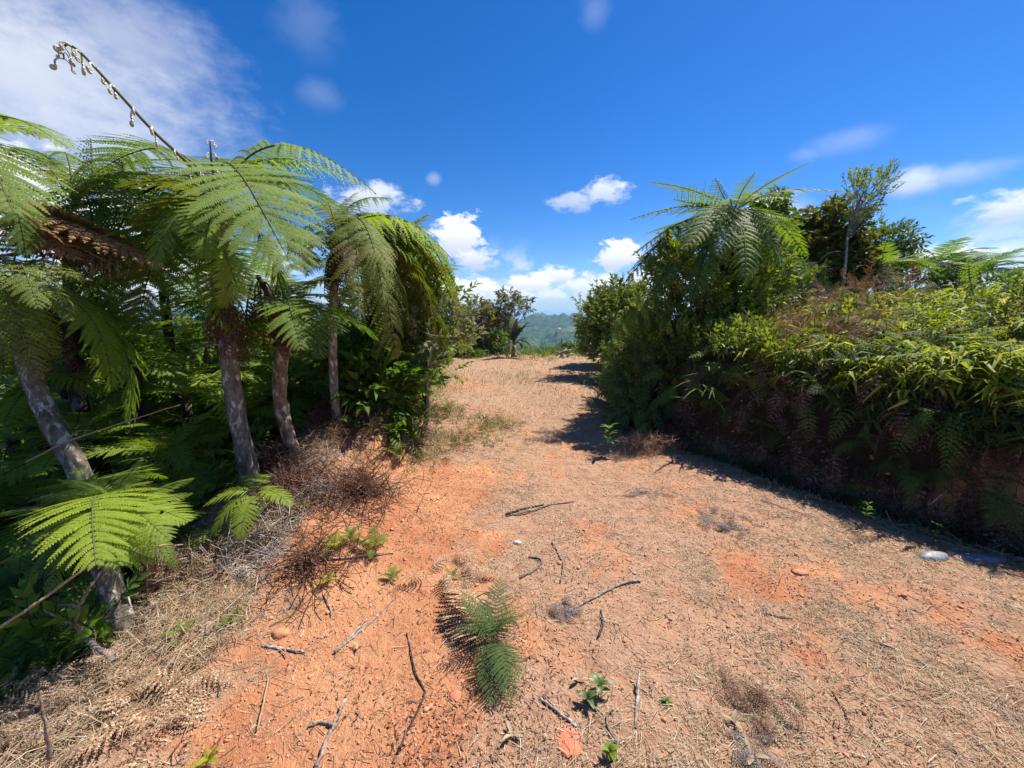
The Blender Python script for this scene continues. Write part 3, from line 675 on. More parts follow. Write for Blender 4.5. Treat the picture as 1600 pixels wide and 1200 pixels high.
# --- tree fern with brown fibrous top
c = at(440, 486, 3.6)
B = empty('tree_fern', at(474, 748, 3.6), 'tree fern on a bent brown trunk with fibrous top beside the mound', 'tree fern')
trunk(B, px([(476, 756, 3.6), (455, 695, 3.6), (440, 640, 3.6), (437, 600, 3.6), (440, 555, 3.6), (440, 505, 3.6)]), (.062, .058), M_TRUNKBR, bump=.07)
trunk(B, px([(440, 540, 3.6), (440, 515, 3.6), (440, 490, 3.6)]), (.068, .075), M_DEADHANG, 'fibrous_collar', bump=.22, n=10, sides=16)
for (u, v, Yd, fi, mm) in [(560, 480, 3.4, 1, GB), (530, 520, 3.1, 1, GB), (350, 545, 3.5, 1, GB), (480, 450, 4.5, 1, GB), (590, 530, 4.0, 1, GC), (400, 420, 4.2, 1, GB), (500, 560, 3.2, 2, GC), (545, 440, 4.3, 1, GB), (340, 480, 4.4, 1, GC), (470, 545, 2.9, 2, GB), (380, 580, 3.2, 2, GC)]:
    frond(B, FR_HI[fi], c, at(u, v, Yd), mm, RNG.normal(0, .1))
hanging(B, at(405, 440, 3.45), 7, .65, .10, 6); hanging(B, at(455, 505, 3.55), 5, .3, .06, 7)
trunk(B, px([(440, 505, 3.6), (425, 470, 3.5), (402, 430, 3.45)]), (.03, .02), M_STEM_DK, 'leaf_base', n=8)

# --- slim pale trunk, wide arching crown
c = at(526, 372, 4.2)
Cc = empty('tree_fern', at(532, 718, 4.2), 'tree fern on a slim whitish trunk with long arching fronds', 'tree fern')
trunk(Cc, px([(533, 724, 4.2), (527, 660, 4.2), (521, 590, 4.2), (520, 500, 4.2), (524, 430, 4.2), (526, 375, 4.2)]), (.048, .036), M_TRUNKPALE, n=30)
trunk(Cc, px([(524, 440, 4.2), (526, 400, 4.2), (527, 370, 4.2)]), (.05, .075), M_DEADHANG, 'fibrous_collar', bump=.2, n=10)
for (u, v, Yd, fi, mm) in [(712, 412, 3.9, 2, GA), (690, 440, 4.3, 2, GA), (728, 545, 4.1, 4, GD), (700, 570, 3.8, 2, GD), (680, 540, 3.5, 4, GD), (640, 520, 3.2, 2, GD), (660, 400, 4.9, 2, GB), (600, 470, 3.1, 2, GD), (560, 500, 3.0, 2, GD),
        (480, 430, 3.3, 1, GC), (610, 310, 5.0, 1, GC), (440, 330, 4.8, 2, GB), (450, 400, 4.6, 2, GC), (590, 560, 4.3, 2, GC), (640, 590, 4.8, 2, GC), (560, 300, 4.6, 1, GD), (500, 300, 3.6, 1, GD), (670, 480, 5.3, 2, GC), (610, 420, 3.2, 3, GD), (715, 500, 4.6, 4, GB), (690, 465, 4.0, 4, GD), (650, 570, 4.0, 4, GB), (660, 520, 3.7, 4, GD), (690, 560, 4.6, 4, GB), (620, 560, 3.6, 4, GD), (650, 450, 3.8, 2, GD)]:
    frond(Cc, FR_NA[fi], c, at(u, v, Yd + (1.6 if u > 635 and v > 430 else 0)), mm, RNG.normal(0, .12))
hanging(Cc, at(526, 392, 4.15), 13, .5, .10, 8)

# --- low bright fern on a short trunk, near the corner
c = at(168, 815, 1.95)
E = empty('tree_fern', at(212, 1035, 1.9), 'low bright green tree fern above a short mottled trunk', 'tree fern')
trunk(E, px([(214, 1040, 1.9), (192, 975, 1.92), (170, 905, 1.94), (155, 855, 1.95), (160, 815, 1.95)]), (.056, .05), M_TRUNK)
for (u, v, Yd, fi, mm) in [(294, 800, 1.75, 1, GA), (262, 850, 1.60, 1, GA), (300, 770, 2.1, 0, GA), (240, 862, 1.5, 1, GA), (185, 868, 1.5, 1, GA), (95, 850, 1.6, 1, GA), (30, 800, 1.75, 1, GA), (40, 845, 1.6, 1, GB), (60, 770, 2.2, 0, GB), (120, 745, 2.5, 1, GA), (205, 745, 2.5, 1, GA), (260, 755, 2.35, 0, GA), (10, 780, 2.0, 0, GB), (150, 865, 1.45, 1, GA), (110, 880, 1.9, 1, GB), (215, 865, 1.9, 1, GA)]:
    frond(E, (FR_HI[(fi * 2 + u) % 5] if u % 4 else FR_LACE2[u % 3]), c, at(u, v + RNG.uniform(-8, 22), Yd + RNG.uniform(-.1, .15)), mm, RNG.normal(0, .3))
crown(E, c, 12, .36, GA, FR_LACE2, (.1, 1.1), seed=61)
crown(E, c - [0, 0, .05], 9, .40, GB, FR_LACE2, (-.7, .1), seed=62)
# second and third low ones behind it
c = at(196, 838, 2.3)
E2 = empty('tree_fern', at(212, 905, 2.3), 'thin dark-stemmed young tree fern between two thicker trunks near the low bright fern', 'tree fern')
trunk(E2, px([(215, 990, 2.3), (205, 920, 2.3), (196, 850, 2.3)]), (.045, .036), M_TRUNKDK)
crown(E2, c, 9, .42, GB, FR_MD, (-.2, .6), seed=4)
c = at(244, 858, 2.2)
E3 = empty('dead_tree_fern', at(262, 965, 2.2), 'dead brown tree fern stump hung with withered fronds below the bright low fern', 'dead tree fern')
trunk(E3, px([(264, 1000, 2.2), (258, 950, 2.2), (246, 890, 2.2), (242, 852, 2.2)]), (.034, .012), M_TRUNKBR, bump=.2)
hanging(E3, at(244, 850, 2.2), 14, .30, .10, 9, (M_RUST, M_BARK))
c = at(300, 850, 2.25)
E4 = empty('dead_tree_fern', at(300, 960, 2.3), 'withered fern clump with curtains of rust brown fronds beside the grey litter', 'dead fern')
trunk(E4, px([(300, 960, 2.3), (298, 900, 2.28), (298, 858, 2.25)]), (.026, .006), M_TRUNKBR, bump=.15)
hanging(E4, c, 16, .32, .14, 10, (M_RUST, M_BARK))
c = at(402, 770, 2.6)
E5 = empty('young_fern', at(402, 800, 2.6), 'small lime green fern fanning out at the foot of the double trunk', 'fern')
for (u, v, Yd, fi) in [(318, 790, 2.5, 1), (330, 835, 2.35, 1), (375, 842, 2.3, 1), (352, 770, 2.8, 0), (455, 790, 2.5, 1), (440, 760, 2.8, 0), (392, 745, 2.9, 1)]:
    frond(E5, FR_HI[fi], c, at(u, v, Yd), GA, RNG.normal(0, .1))

# --- far corner group
c = at(25, 440, 2.75)
D = empty('tree_fern', at(135, 760, 2.7), 'leaning tree fern with a pale-blotched trunk and yellowing fronds', 'tree fern')
trunk(D, px([(150, 830, 2.7), (128, 750, 2.7), (92, 680, 2.7), (62, 620, 2.72), (38, 540, 2.74), (25, 445, 2.75)]), (.066, .055), M_TRUNK, n=30)
for (u, v, Yd, fi, mm) in [(130, 440, 2.3, 1, GD), (110, 500, 2.2, 1, GD), (60, 480, 2.0, 1, GD), (175, 610, 2.6, 2, GA), (150, 540, 2.9, 2, GD), (100, 400, 2.6, 1, GD), (-60, 520, 2.3, 1, GB), (10, 560, 2.1, 2, GB), (200, 660, 2.9, 2, GA), (60, 600, 2.2, 3, GD), (140, 350, 3.3, 1, GD), (-80, 430, 2.9, 1, GB), (-20, 640, 2.4, 2, GB), (90, 560, 2.4, 3, GA), (170, 480, 3.5, 1, GC)]:
    frond(D, (FR_HI if Yd > 2.55 else FR_LACE2)[min(fi, 2)], c, at(u, v, Yd + .25), mm, RNG.normal(0, .15))
for (u, v, Yd) in [(250, 418, 2.9), (215, 388, 3.0), (150, 385, 2.8), (120, 405, 2.7), (235, 405, 3.1), (90, 372, 2.6)]:
    frond(D, FR_MD[0], at(-30, 330, 2.8), at(u, v, Yd), (M_RUST, M_BARK), RNG.normal(0, .3), 'dead_frond')
for (u, v, Yd) in [(225, 415, 2.9), (200, 395, 3.0), (190, 420, 2.8)]:
    frond(D, FR_DEAD[0], at(-20, 345, 2.9), at(u, v, Yd), (M_DEADHANG, M_BARK), RNG.normal(0, .3), 'dead_frond')
hanging(D, at(30, 460, 2.72), 11, .5, .15, 12)
c = at(115, 330, 3.5)
Fq = empty('tree_fern', at(165, 760, 3.4), 'second leaning tree fern with a darker trunk and a wide crown against the cloud', 'tree fern')
trunk(Fq, px([(172, 860, 3.4), (160, 745, 3.4), (138, 690, 3.4), (120, 600, 3.45), (112, 480, 3.5), (115, 335, 3.5)]), (.068, .055), M_TRUNKDK, n=30)
for (u, v, Yd, fi, mm) in [(330, 300, 3.3, 1, GD), (290, 250, 3.6, 1, GD), (240, 330, 2.9, 1, GD), (210, 240, 4.2, 1, GB), (60, 250, 3.0, 1, GD), (-30, 300, 2.9, 1, GC), (-40, 380, 3.0, 1, GC), (40, 400, 2.9, 2, GC), (150, 420, 2.8, 2, GC), (300, 380, 3.8, 2, GC), (190, 470, 3.4, 2, GC), (100, 240, 4.2, 1, GB), (20, 235, 4.0, 1, GB), (110, 430, 3.4, 2, GC), (250, 400, 3.4, 2, GC)]:
    frond(Fq, FR_NA[fi], c, at(u, v, Yd), mm, RNG.normal(0, .15))
hanging(Fq, at(115, 360, 3.5), 5, .5, .15, 13)
c = at(-60, 240, 2.5)
Gq = empty('tree_fern', at(-70, 800, 2.5), 'topmost tree fern fronds reaching in from outside, bright blue-green against the cloud', 'tree fern')
trunk(Gq, px([(-80, 820, 2.5), (-70, 600, 2.5), (-60, 250, 2.5)]), (.08, .06), M_TRUNK, n=20)
for (u, v, Yd, fi, mm) in [(108, 232, 2.4, 2, GA), (75, 215, 2.9, 2, GB), (20, 330, 2.0, 1, GB), (-150, 330, 2.1, 1, GB), (40, 400, 2.5, 2, GC), (-180, 200, 3, 1, GB)]:
    frond(Gq, FR_HI[fi], c, at(u, v, Yd), mm, RNG.normal(0, .1))

# --- crowns standing further back in the drop
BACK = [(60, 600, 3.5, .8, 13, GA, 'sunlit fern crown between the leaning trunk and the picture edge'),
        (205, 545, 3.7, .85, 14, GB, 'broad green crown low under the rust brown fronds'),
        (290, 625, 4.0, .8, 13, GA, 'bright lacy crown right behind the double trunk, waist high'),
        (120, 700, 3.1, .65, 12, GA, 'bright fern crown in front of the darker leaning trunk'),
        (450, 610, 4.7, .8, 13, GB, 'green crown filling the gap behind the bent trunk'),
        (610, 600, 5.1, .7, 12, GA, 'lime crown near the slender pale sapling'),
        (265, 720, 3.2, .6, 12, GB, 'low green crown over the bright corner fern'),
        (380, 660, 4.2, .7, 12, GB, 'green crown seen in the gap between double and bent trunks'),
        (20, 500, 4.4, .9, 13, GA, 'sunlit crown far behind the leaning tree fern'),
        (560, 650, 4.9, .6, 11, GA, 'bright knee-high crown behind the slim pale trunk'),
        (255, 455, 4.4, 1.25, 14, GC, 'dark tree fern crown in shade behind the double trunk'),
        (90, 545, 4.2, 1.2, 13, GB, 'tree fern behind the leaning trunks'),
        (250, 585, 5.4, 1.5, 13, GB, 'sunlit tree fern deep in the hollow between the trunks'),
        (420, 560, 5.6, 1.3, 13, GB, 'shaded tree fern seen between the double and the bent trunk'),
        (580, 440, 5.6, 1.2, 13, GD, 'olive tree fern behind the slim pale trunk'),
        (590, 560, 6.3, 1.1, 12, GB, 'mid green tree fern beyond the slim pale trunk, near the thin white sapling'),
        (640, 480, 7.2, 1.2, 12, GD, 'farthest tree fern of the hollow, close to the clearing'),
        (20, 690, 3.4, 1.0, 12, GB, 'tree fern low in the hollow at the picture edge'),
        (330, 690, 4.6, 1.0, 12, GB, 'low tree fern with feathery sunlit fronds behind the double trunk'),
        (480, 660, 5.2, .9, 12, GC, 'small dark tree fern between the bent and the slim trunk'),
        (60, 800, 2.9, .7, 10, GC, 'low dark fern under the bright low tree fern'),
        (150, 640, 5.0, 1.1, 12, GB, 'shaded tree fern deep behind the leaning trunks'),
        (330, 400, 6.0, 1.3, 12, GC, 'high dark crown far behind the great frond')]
for k, (u, v, Yd, L, n, mm, lab) in enumerate(BACK):
    c = at(u, v, Yd); gz = float(H(c[0], c[1])); 
    T_ = empty('tree_fern', (c[0], c[1], min(gz, c[2] - .3)), lab, 'tree fern', 'tree ferns in the hollow')
    trunk(T_, [(c[0] + .1, c[1], min(gz, c[2] - .3) - .1), (c[0] - .06, c[1] + .05, (gz + c[2]) / 2), c], (.06, .045), M_TRUNKDK, sides=8, n=12)
    crown(T_, c, n, L, mm, FR_MD, (-.45, .8), seed=100 + k)
# ------------------------------------------------------------------ leaf sprays, shrubs, broadleaf trees
def leaf(g, p, d, n, L, W, droop=.25, m=0, fold=.12):
    d = d / np.linalg.norm(d); n = n - (n @ d) * d; n /= np.linalg.norm(n) + 1e-9; s = np.cross(n, d)
    S0, S1, S2 = p, p + d * L * .5 - n * L * droop * .2, p + d * L - n * L * droop
    a, b = p + d * L * .42 + s * W / 2 + n * W * fold, p + d * L * .42 - s * W / 2 + n * W * fold
    g.add([S0, S1, S2, a, b], None, [(0, 4, 1), (1, 4, 2), (0, 1, 3), (1, 2, 3)], m)
def leaf_big(g, p, d, n, L, W, droop=.3, m=0, segs=4, fold=.15, arch=.25):
    """a longer arching blade"""
    d = d / np.linalg.norm(d); n = n - (n @ d) * d; n /= np.linalg.norm(n) + 1e-9; s = np.cross(n, d)
    u = np.linspace(0, 1, segs + 1); c = p + L * (u[:, None] * d + (arch * u * (1 - u) * 2 - droop * u ** 2)[:, None] * n)
    w = W * (np.sin(np.pi * np.clip(u * .86 + .10, 0, 1)) ** .8)[:, None] * .5
    V = np.concatenate([c, c + s * w + n * w * fold, c - s * w + n * w * fold]); k = segs + 1
    Q = [(i, i + 1, k + i + 1, k + i) for i in range(segs)] + [(i + 1, i, 2 * k + i, 2 * k + i + 1) for i in range(segs)]
    g.add(V, Q, None, m)
def spray(n, L, leafL, leafW, seed, up=.5, droop=.25, stem=.004, spread=1.0):
    """a twig along +X with n leaves"""
    r = np.random.default_rng(seed); g = Geo()
    P = smooth_path([(0, 0, 0), (L * .5, L * .04, L * .03), (L, 0, L * r.uniform(-.1, .15))], 6); tube(g, P, [stem, stem * .5], 3, 1, cap=False)
    for k in range(n):
        f = .15 + .85 * k / n; p = P[int(f * 5)] * 1.0; a = k * 2.4 + r.uniform(-.4, .4)
        d = np.array([.55 + .5 * f, math.cos(a) * spread * .8, math.sin(a) * spread * .5 + up * .4]); nn = np.array([-.2, 0, 1.]) + r.normal(0, .35, 3)
        leaf(g, p, d, nn, leafL * r.uniform(.75, 1.15), leafW * r.uniform(.8, 1.1), droop * r.uniform(.5, 1.6))
    return g.arrays()
def blob_points(blobs, n, seed, shell=.55, nz=.3, ns=2.2):
    r = np.random.default_rng(seed); vol = np.array([b[1][0] * b[1][1] * b[1][2] for b in blobs]) ** .75; w = r.choice(len(blobs), n * 3, p=vol / vol.sum())
    d = r.normal(size=(n * 3, 3)); d /= np.linalg.norm(d, axis=1)[:, None]; rad = shell + (1 - shell) * r.random(n * 3) ** .6
    c = np.array([b[0] for b in blobs])[w]; R_ = np.array([b[1] for b in blobs])[w]
    wob = 1 + nz * 2 * (vnoise(d[:, 0] * ns + d[:, 2] * 1.7 + w * 7, d[:, 1] * ns - d[:, 2] + w * 3, seed % 90) - .5)
    P = c + d * R_ * (rad * wob)[:, None]
    keep = vnoise(P[:, 0] * 3.1 + P[:, 2] * 2, P[:, 1] * 3.1 - P[:, 2] * 2.3, seed % 50) > .26
    P, d, rad = P[keep][:n], (d * R_ / R_.max(axis=1)[:, None])[keep][:n], rad[keep][:n]
    return P, d, rad
def foliage(blobs, n, sprays, seed, smin=.8, smax=1.3, shell=.5, updir=.5, jitter=.5, nz=.3):
    P, d, rad = blob_points(blobs, n, seed, shell, nz); r = np.random.default_rng(seed + 1)
    D = d + np.array([0, 0, updir]) + r.normal(0, jitter, d.shape); D /= np.linalg.norm(D, axis=1)[:, None]
    M = rot_mats(np.arctan2(D[:, 1], D[:, 0]), np.arcsin(np.clip(D[:, 2], -1, 1)), r.normal(0, .6, len(P)), r.uniform(smin, smax, len(P)), P)
    g = Geo(); g.bake(sprays, r.integers(0, len(sprays), len(P)), M); return g, P
def limbs(g, root, P, n, r0, seed, m=0, join=.5):
    """branches from the stem path to scattered points of the crown"""
    r = np.random.default_rng(seed); root = np.asarray(root)
    for p in P[r.choice(len(P), min(n, len(P)), replace=False)]:
        k = int(np.clip(join + r.uniform(-.2, .3), .1, 1) * (len(root) - 1)); b = root[k]
        mid = b * .5 + p * .5 + np.array([0, 0, -.08]) * np.linalg.norm(p - b) + r.normal(0, .04, 3) * np.linalg.norm(p - b)
        tube(g, smooth_path([b, mid, p], 7), [r0, r0 * .3], 4, m, cap=False)
def tree(name, lab, cat, base, top, rad, blobs, n, sprays, leafm, barkm, seed, mids=(), group=None, nl=26, smin=.8, smax=1.3, shell=.4, updir=.5, join=.6, parts=('trunk', 'crown'), nz=.3, extra=None):
    base, top = np.asarray(base, float), np.asarray(top, float)
    T_ = empty(name, base, lab, cat, group)
    rp = smooth_path([base] + [np.asarray(q) for q in mids] + [top], 16)
    g = Geo(); tube(g, rp - base, [rad * 1.2, rad * .9, rad * .35], 8, 0, .04)
    gf, P = foliage([((np.asarray(c) - base), rr) for c, rr in blobs], n, sprays, seed, smin, smax, shell, updir, nz=nz)
    limbs(g, rp - base, P, nl, rad * .35, seed, join=join)
    link(parts[0], g.mesh(name + '_' + parts[0], [barkm], True), T_); link(parts[1], gf.mesh(name + '_' + parts[1], [leafm, M_STEM_DK]), T_)
    if extra: extra(T_, P)
    return T_
SP_SMALL = [spray(14, .20, .05, .02, 300 + i, .6) for i in range(4)]
SP_BUSH = [spray(13, .20, .075, .030, 370 + i, .6) for i in range(4)]
SP_MED = [spray(11, .26, .095, .042, 310 + i, .4) for i in range(4)]
SP_BROAD = [spray(9, .30, .15, .075, 320 + i, .3, .4) for i in range(4)]
SP_FAR = [spray(7, .35, .17, .085, 330 + i, .3) for i in range(3)]
SP_NARROW = [spray(15, .24, .10, .020, 340 + i, .3, .35) for i in range(4)]
SP_TINY = [spray(10, .22, .055, .028, 350 + i, .5) for i in range(3)]

# shared shrub of the hollow: three shapes, copied
def shrub_meshes(nm, sprays, leafm, n, seeds, h=1.2):
    res = []
    for sd_ in seeds:
        gf, P = foliage([((0, 0, h * .62), (.75, .75, h * .5)), ((.3, .1, h * .3), (.6, .6, h * .3))], n, sprays, sd_, shell=.3)
        g = Geo(); limbs(g, smooth_path([(0, 0, -.3), (.03, .02, h * .4), (0, 0, h * .8)], 8), P, 18, .018, sd_, join=.3)
        res.append((g.mesh(nm + '_branches', [M_BARKDK]), gf.mesh(nm + '_leaves', [leafm, M_STEM_DK])))
    return res
SHRUB_A = shrub_meshes('shrub', SP_MED, M_FERN, 260, (401, 402), 1.3)
SHRUB_B = shrub_meshes('dark_shrub', SP_BROAD, M_BROAD, 230, (403, 404), 1.4)
SHRUB_C = shrub_meshes('light_shrub', SP_MED, M_SHRUB, 240, (405, 406), 1.1)
def shrub(kind, loc, s, rz, lab, group, name='shrub', sz=1.0):
    br, lf = kind[int(rz * 7) % 2]
    T_ = empty(name, loc, lab, 'shrub', group)
    M = Matrix.Rotation(rz, 4, 'Z') @ Matrix.Diagonal((s, s, s * sz, 1))
    link('branches', br, T_, M); link('leaves', lf, T_, M); return T_
def where(x, y, z=.3):
    dx = y * math.cos(PITCH) - (z - CAM_H) * math.sin(PITCH); u = 800 + F_PX * x / dx
    s = 'at the outer edge' if u < 60 else 'below the leaning trunks' if u < 200 else 'left of the double trunk' if u < 350 else 'by the double trunk' if u < 415 else 'by the bent trunk' if u < 490 else 'by the slim pale trunk' if u < 570 else 'near the saplings'
    return s + (', near the lip' if y < 1.7 else ', low under the lip' if y < 2.6 else ', midway' if y < 3.8 else ', half way back' if y < 5.5 else ', far back' if y < 9 else ', farthest back')
r = np.random.default_rng(77)
BACKP = []
for k in range(46):   # the hollow beyond the drop, out to where the view ends
    y = r.uniform(4.5, 17); x = edge(y) - r.uniform(.8, 1.2 + .75 * y)
    if x < -1.45 * y - 1: continue
    kind = [SHRUB_A, SHRUB_B, SHRUB_C, SHRUB_B][k % 4]; s = r.uniform(.9, 1.5)
    z = float(H(x, y)); top = 1.65 + .045 * y * r.uniform(-1.8, 1.0) - z; s = max(s, top / 1.9)
    shrub(kind, (x, y, z - .1), s * .95, r.uniform(0, 6.2), ['leafy green shrub in the hollow ', 'dark glossy shrub in the hollow ', 'light green shrub in the hollow ', 'dark glossy shrub in the hollow '][k % 4] + where(x, y, .8),
          ['green shrubs of the hollow', 'dark shrubs of the hollow', 'light shrubs of the hollow', 'dark shrubs of the hollow'][k % 4], ['green_shrub', 'dark_shrub', 'light_shrub', 'dark_shrub'][k % 4])
# ferns growing on the drop
def fern_plant(loc, L, n, mats, frs, lab, group, seed, name='fern', el=(.1, 1.1)):
    T_ = empty(name, loc, lab, 'fern', group); crown(T_, np.array(loc, float), n, L, mats, frs, el, seed=seed); return T_
for k in range(125):
    y = .9 + 9.5 * r.random() ** 1.3; x = edge(y) - .25 - r.random() * min(4.5, .6 + y * .8)
    if x < -1.5 * y - .6: continue
    mm, w = [(GA, 'bright'), (GB, 'mid green'), (GC, 'dark green'), (GB, 'mid green'), (GC, 'dark green')][k % 5]
    near = y < 2.2
    z = float(H(x, y))
    fern_plant((x, y, z + .02), r.uniform(.35, .6) if near else r.uniform(.5, .95), 7 if near else 8, mm, FR_MD, w + ' fern on the slope ' + where(x, y), w + ' ferns on the slope', 500 + k, 'slope_fern', (.0, 1.2))
# uncountable low growth on the drop
n = 90; y = .8 + 13 * r.random(n) ** 1.2; x = edge(y) - .15 - r.random(n) * (.8 + y * .9)
loc = np.column_stack([x, y, H(x, y) + r.uniform(.0, .25, n)])
M = rot_mats(r.uniform(0, 6.28, n), r.uniform(-.1, .9, n), r.normal(0, .3, n), r.uniform(.35, .8, n), loc)
g = Geo(); g.bake([f.g.arrays() for f in FR_LO], r.integers(0, 2, n), M)
n = 1900; y = .8 + 14 * r.random(n) ** 1.1; x = edge(y) - .1 - r.random(n) * (.8 + y * 1.0)
loc = np.column_stack([x, y, H(x, y) + r.uniform(.0, .5, n)])
g.bake(SP_MED, r.integers(0, 4, n), rot_mats(r.uniform(0, 6.28, n), r.uniform(0, 1.2, n), r.normal(0, .4, n), r.uniform(.7, 1.4, n), loc))
tag(link('undergrowth', g.mesh('undergrowth', [M_FERN_DK, M_STEM_DK])), 'tangled green undergrowth covering the drop beside the track', kind='stuff')

# thin saplings at the edge of the hollow
def sapling(lab, pts, rad, m, seed, blobs=(), n=0, sprays=SP_MED, lm=M_SHRUB, nl=8, join=.7):
    P = px(pts); return tree('sapling', lab, 'sapling', P[0], P[-1], rad, blobs or [(P[-1], (.3, .3, .3))], n or 40, sprays, lm, m, seed, P[1:-1], nl=nl, join=join)
sapling('thin white-barked sapling with crooked stem where the hollow meets the clearing', [(655, 712, 4.9), (668, 650, 5.0), (667, 590, 5.0), (672, 555, 5.0), (690, 515, 5.0)], .022, M_BARKGREY, 21,
        [(at(690, 520, 5.1), (.45, .4, .3)), (at(640, 520, 5.3), (.5, .4, .35))], 80, SP_MED, M_GREYLEAF)
sapling('slender pale sapling leaning between the slim tree fern and the clearing', [(612, 700, 5.2), (590, 655, 5.2), (572, 600, 5.3), (560, 540, 5.4)], .02, M_BARKGREY, 22, [(at(575, 560, 5.5), (.5, .4, .5))], 90, SP_BROAD, M_GREYLEAF)
sapling('dark-stemmed small tree with drooping olive leaves just before the clearing', [(662, 660, 5.9), (664, 600, 5.9), (660, 530, 5.9), (655, 480, 5.9)], .045, M_TRUNKDK, 23, [(at(650, 500, 5.9), (.8, .7, .6)), (at(620, 560, 6.1), (.5, .5, .5)), (at(690, 545, 6.2), (.35, .4, .4))], 210, SP_MED, M_FERN, nl=16)
sapling('light green leafy sapling low beside the slim pale trunk', [(598, 720, 4.6), (590, 660, 4.6), (580, 610, 4.7)], .012, M_BARK, 24, [(at(580, 620, 4.7), (.4, .35, .5)), (at(570, 680, 4.6), (.35, .3, .25))], 130, SP_BROAD, M_SHRUB)
for k, (u, v, Yd, ut, vt, lab, lm) in enumerate([(575, 705, 4.9, 560, 560, 'thin dark stem with light leaves just past the slim pale trunk', M_SHRUB), (630, 695, 5.3, 640, 560, 'thin grey stem with light leaves behind the broad grass clump', M_SHRUB), (505, 700, 4.9, 495, 560, 'dark thin sapling between bent and slim trunks', M_FERN),
        (640, 660, 6.4, 625, 500, 'taller thin sapling behind the white crooked one', M_SHRUB), (520, 640, 6.2, 512, 520, 'small leafy sapling far behind the slim pale trunk', M_SHRUB), (545, 660, 5.6, 548, 500, 'straight thin stem directly behind the slim pale trunk', M_FERN)]):
    sapling(lab, [(u, v, Yd), ((u + ut) / 2 + 4, (v + vt) / 2, Yd), (ut, vt, Yd)], .014, M_TRUNKDK if k % 2 else M_BARKGREY, 240 + k, [(at(ut, vt, Yd), (.32, .32, .4)), (at((u + ut) / 2, (v + vt * 2) / 3, Yd), (.28, .28, .35))], 60, SP_MED, lm)
c = at(640, 604, 5.2)
S_ = empty('young_fern', at(600, 640, 5.2), 'flat spray of lime green fronds reaching out over the clearing edge', 'fern')
for (u, v, Yd) in [(680, 600, 5.0), (672, 618, 4.9), (650, 625, 4.9), (620, 628, 5.0)]: frond(S_, FR_HI[0], at(600, 590, 5.3), at(u, v, Yd), GA)
T_ = empty('grass_clump', ground(640, 690), 'clump of broad green grass blades at the edge of the clearing beside the white sapling', 'grass')
for k in range(26):
    g = Geo(); a = r.uniform(0, 6.28); leaf_big(g, r.normal(0, .1, 3) * [1, 1, 0], np.array([math.cos(a), math.sin(a), 1.6]), np.array([-math.cos(a), -math.sin(a), .6]), r.uniform(.3, .6), .025, .35)
    link('blade', g.mesh('grass_blade', [M_SHRUB]), T_)

# ------------------------------------------------------------------ bank on the other side of the track
def forked(L, W, seed):
    """a thin stalk with pairs of drooping blades set along it"""
    r_ = np.random.default_rng(seed); g = Geo(); tube(g, [(0, 0, -.06), (.03, 0, .03), (.10, 0, .06)], [.003, .002], 3, 1, cap=False)
    for k in range(2):
        p = np.array([.04 + .045 * k, 0, .02 + .02 * k])
        for s_ in (-1, 1):
            a = s_ * r_.uniform(.7, 1.3); d_ = np.array([math.cos(a), math.sin(a), r_.uniform(-.1, .3)]); leaf_big(g, p, d_, np.array([0, 0, 1.]) + r_.normal(0, .25, 3), L * r_.uniform(.7, 1.15), W * r_.uniform(.85, 1.15), r_.uniform(.5, 1.1), 0, 2, .25)
    return g
def rosette(n, L, W, seed, up=.35, droop=.7, segs=3, stem=.0):
    r_ = np.random.default_rng(seed); g = Geo()
    for k in range(n):
        a = k * 6.283 / n + r_.uniform(-.35, .35); e = r_.uniform(up - .25, up + .35)
        d = np.array([math.cos(a) * math.cos(e), math.sin(a) * math.cos(e), math.sin(e)]); nn = np.array([-math.cos(a) * .4, -math.sin(a) * .4, 1.]) + r_.normal(0, .15, 3)
        leaf_big(g, d * L * .08, d, nn, L * r_.uniform(.75, 1.15), W * r_.uniform(.85, 1.1), droop * r_.uniform(.7, 1.2), 0, segs, .25)
    if stem: tube(g, [(0, 0, -stem), (.02, 0, -stem * .5), (0, 0, .02)], .004, 3, 1, cap=False)
    return g
ROS = [rosette(6, .085 + .012 * i, .015 + .002 * (i % 3), 600 + i, .25, .95, 2) for i in range(5)]
ROSA = [forked(.074 + .011 * i, .018 + .003 * (i % 3), 610 + i).arrays() for i in range(5)]
def bank_xy(n, seed, ymin=.6, ymax=15, dmax=7, face=.45):
    q = np.random.default_rng(seed); y = ymin + (ymax - ymin) * q.random(n) ** 1.25
    f = q.random(n) < face; dr = np.where(f, q.uniform(-.02, 1.3, n), 1.2 + (dmax - 1.2) * q.random(n) ** 1.3)
    return toe(y) + dr, y, dr, q
DEADP = [(*at(1280, 540, 4.6)[:2], .55), (*at(1335, 470, 6.0)[:2], .8), (*at(1240, 470, 6.4)[:2], .6), (*at(1570, 490, 6.5)[:2], .6)]
def deadness(x, y):
    d = np.zeros_like(x)
    for a, b, s_ in DEADP: d = np.maximum(d, np.exp(-((x - a) ** 2 + (y - b) ** 2) / s_ ** 2))
    return d
x, y, dr, q = bank_xy(36000, 5, face=.55)
z0 = H(x, y); lift = q.random(len(x)) ** .7 * (.20 + .34 * vnoise(x * 1.3, y * 1.3, 15))
keep = (z0 + lift > np.interp(y, [2.6, 3.2], [.50, .06]) + .25 * vnoise(x * 3, y * 3, 8)) & (q.random(len(x)) > deadness(x, y) * .9) & (vnoise(x * 2.5, y * 2.5, 88) * .75 + .25 * vnoise(x * 9, y * 9, 89) + 1.0 * sstep((z0 + lift - .55) / .5) - .0 > .72) & (x < 1.42 * y + 1.4)
x, y, z0, lift, dr = x[keep], y[keep], z0[keep], lift[keep], dr[keep]
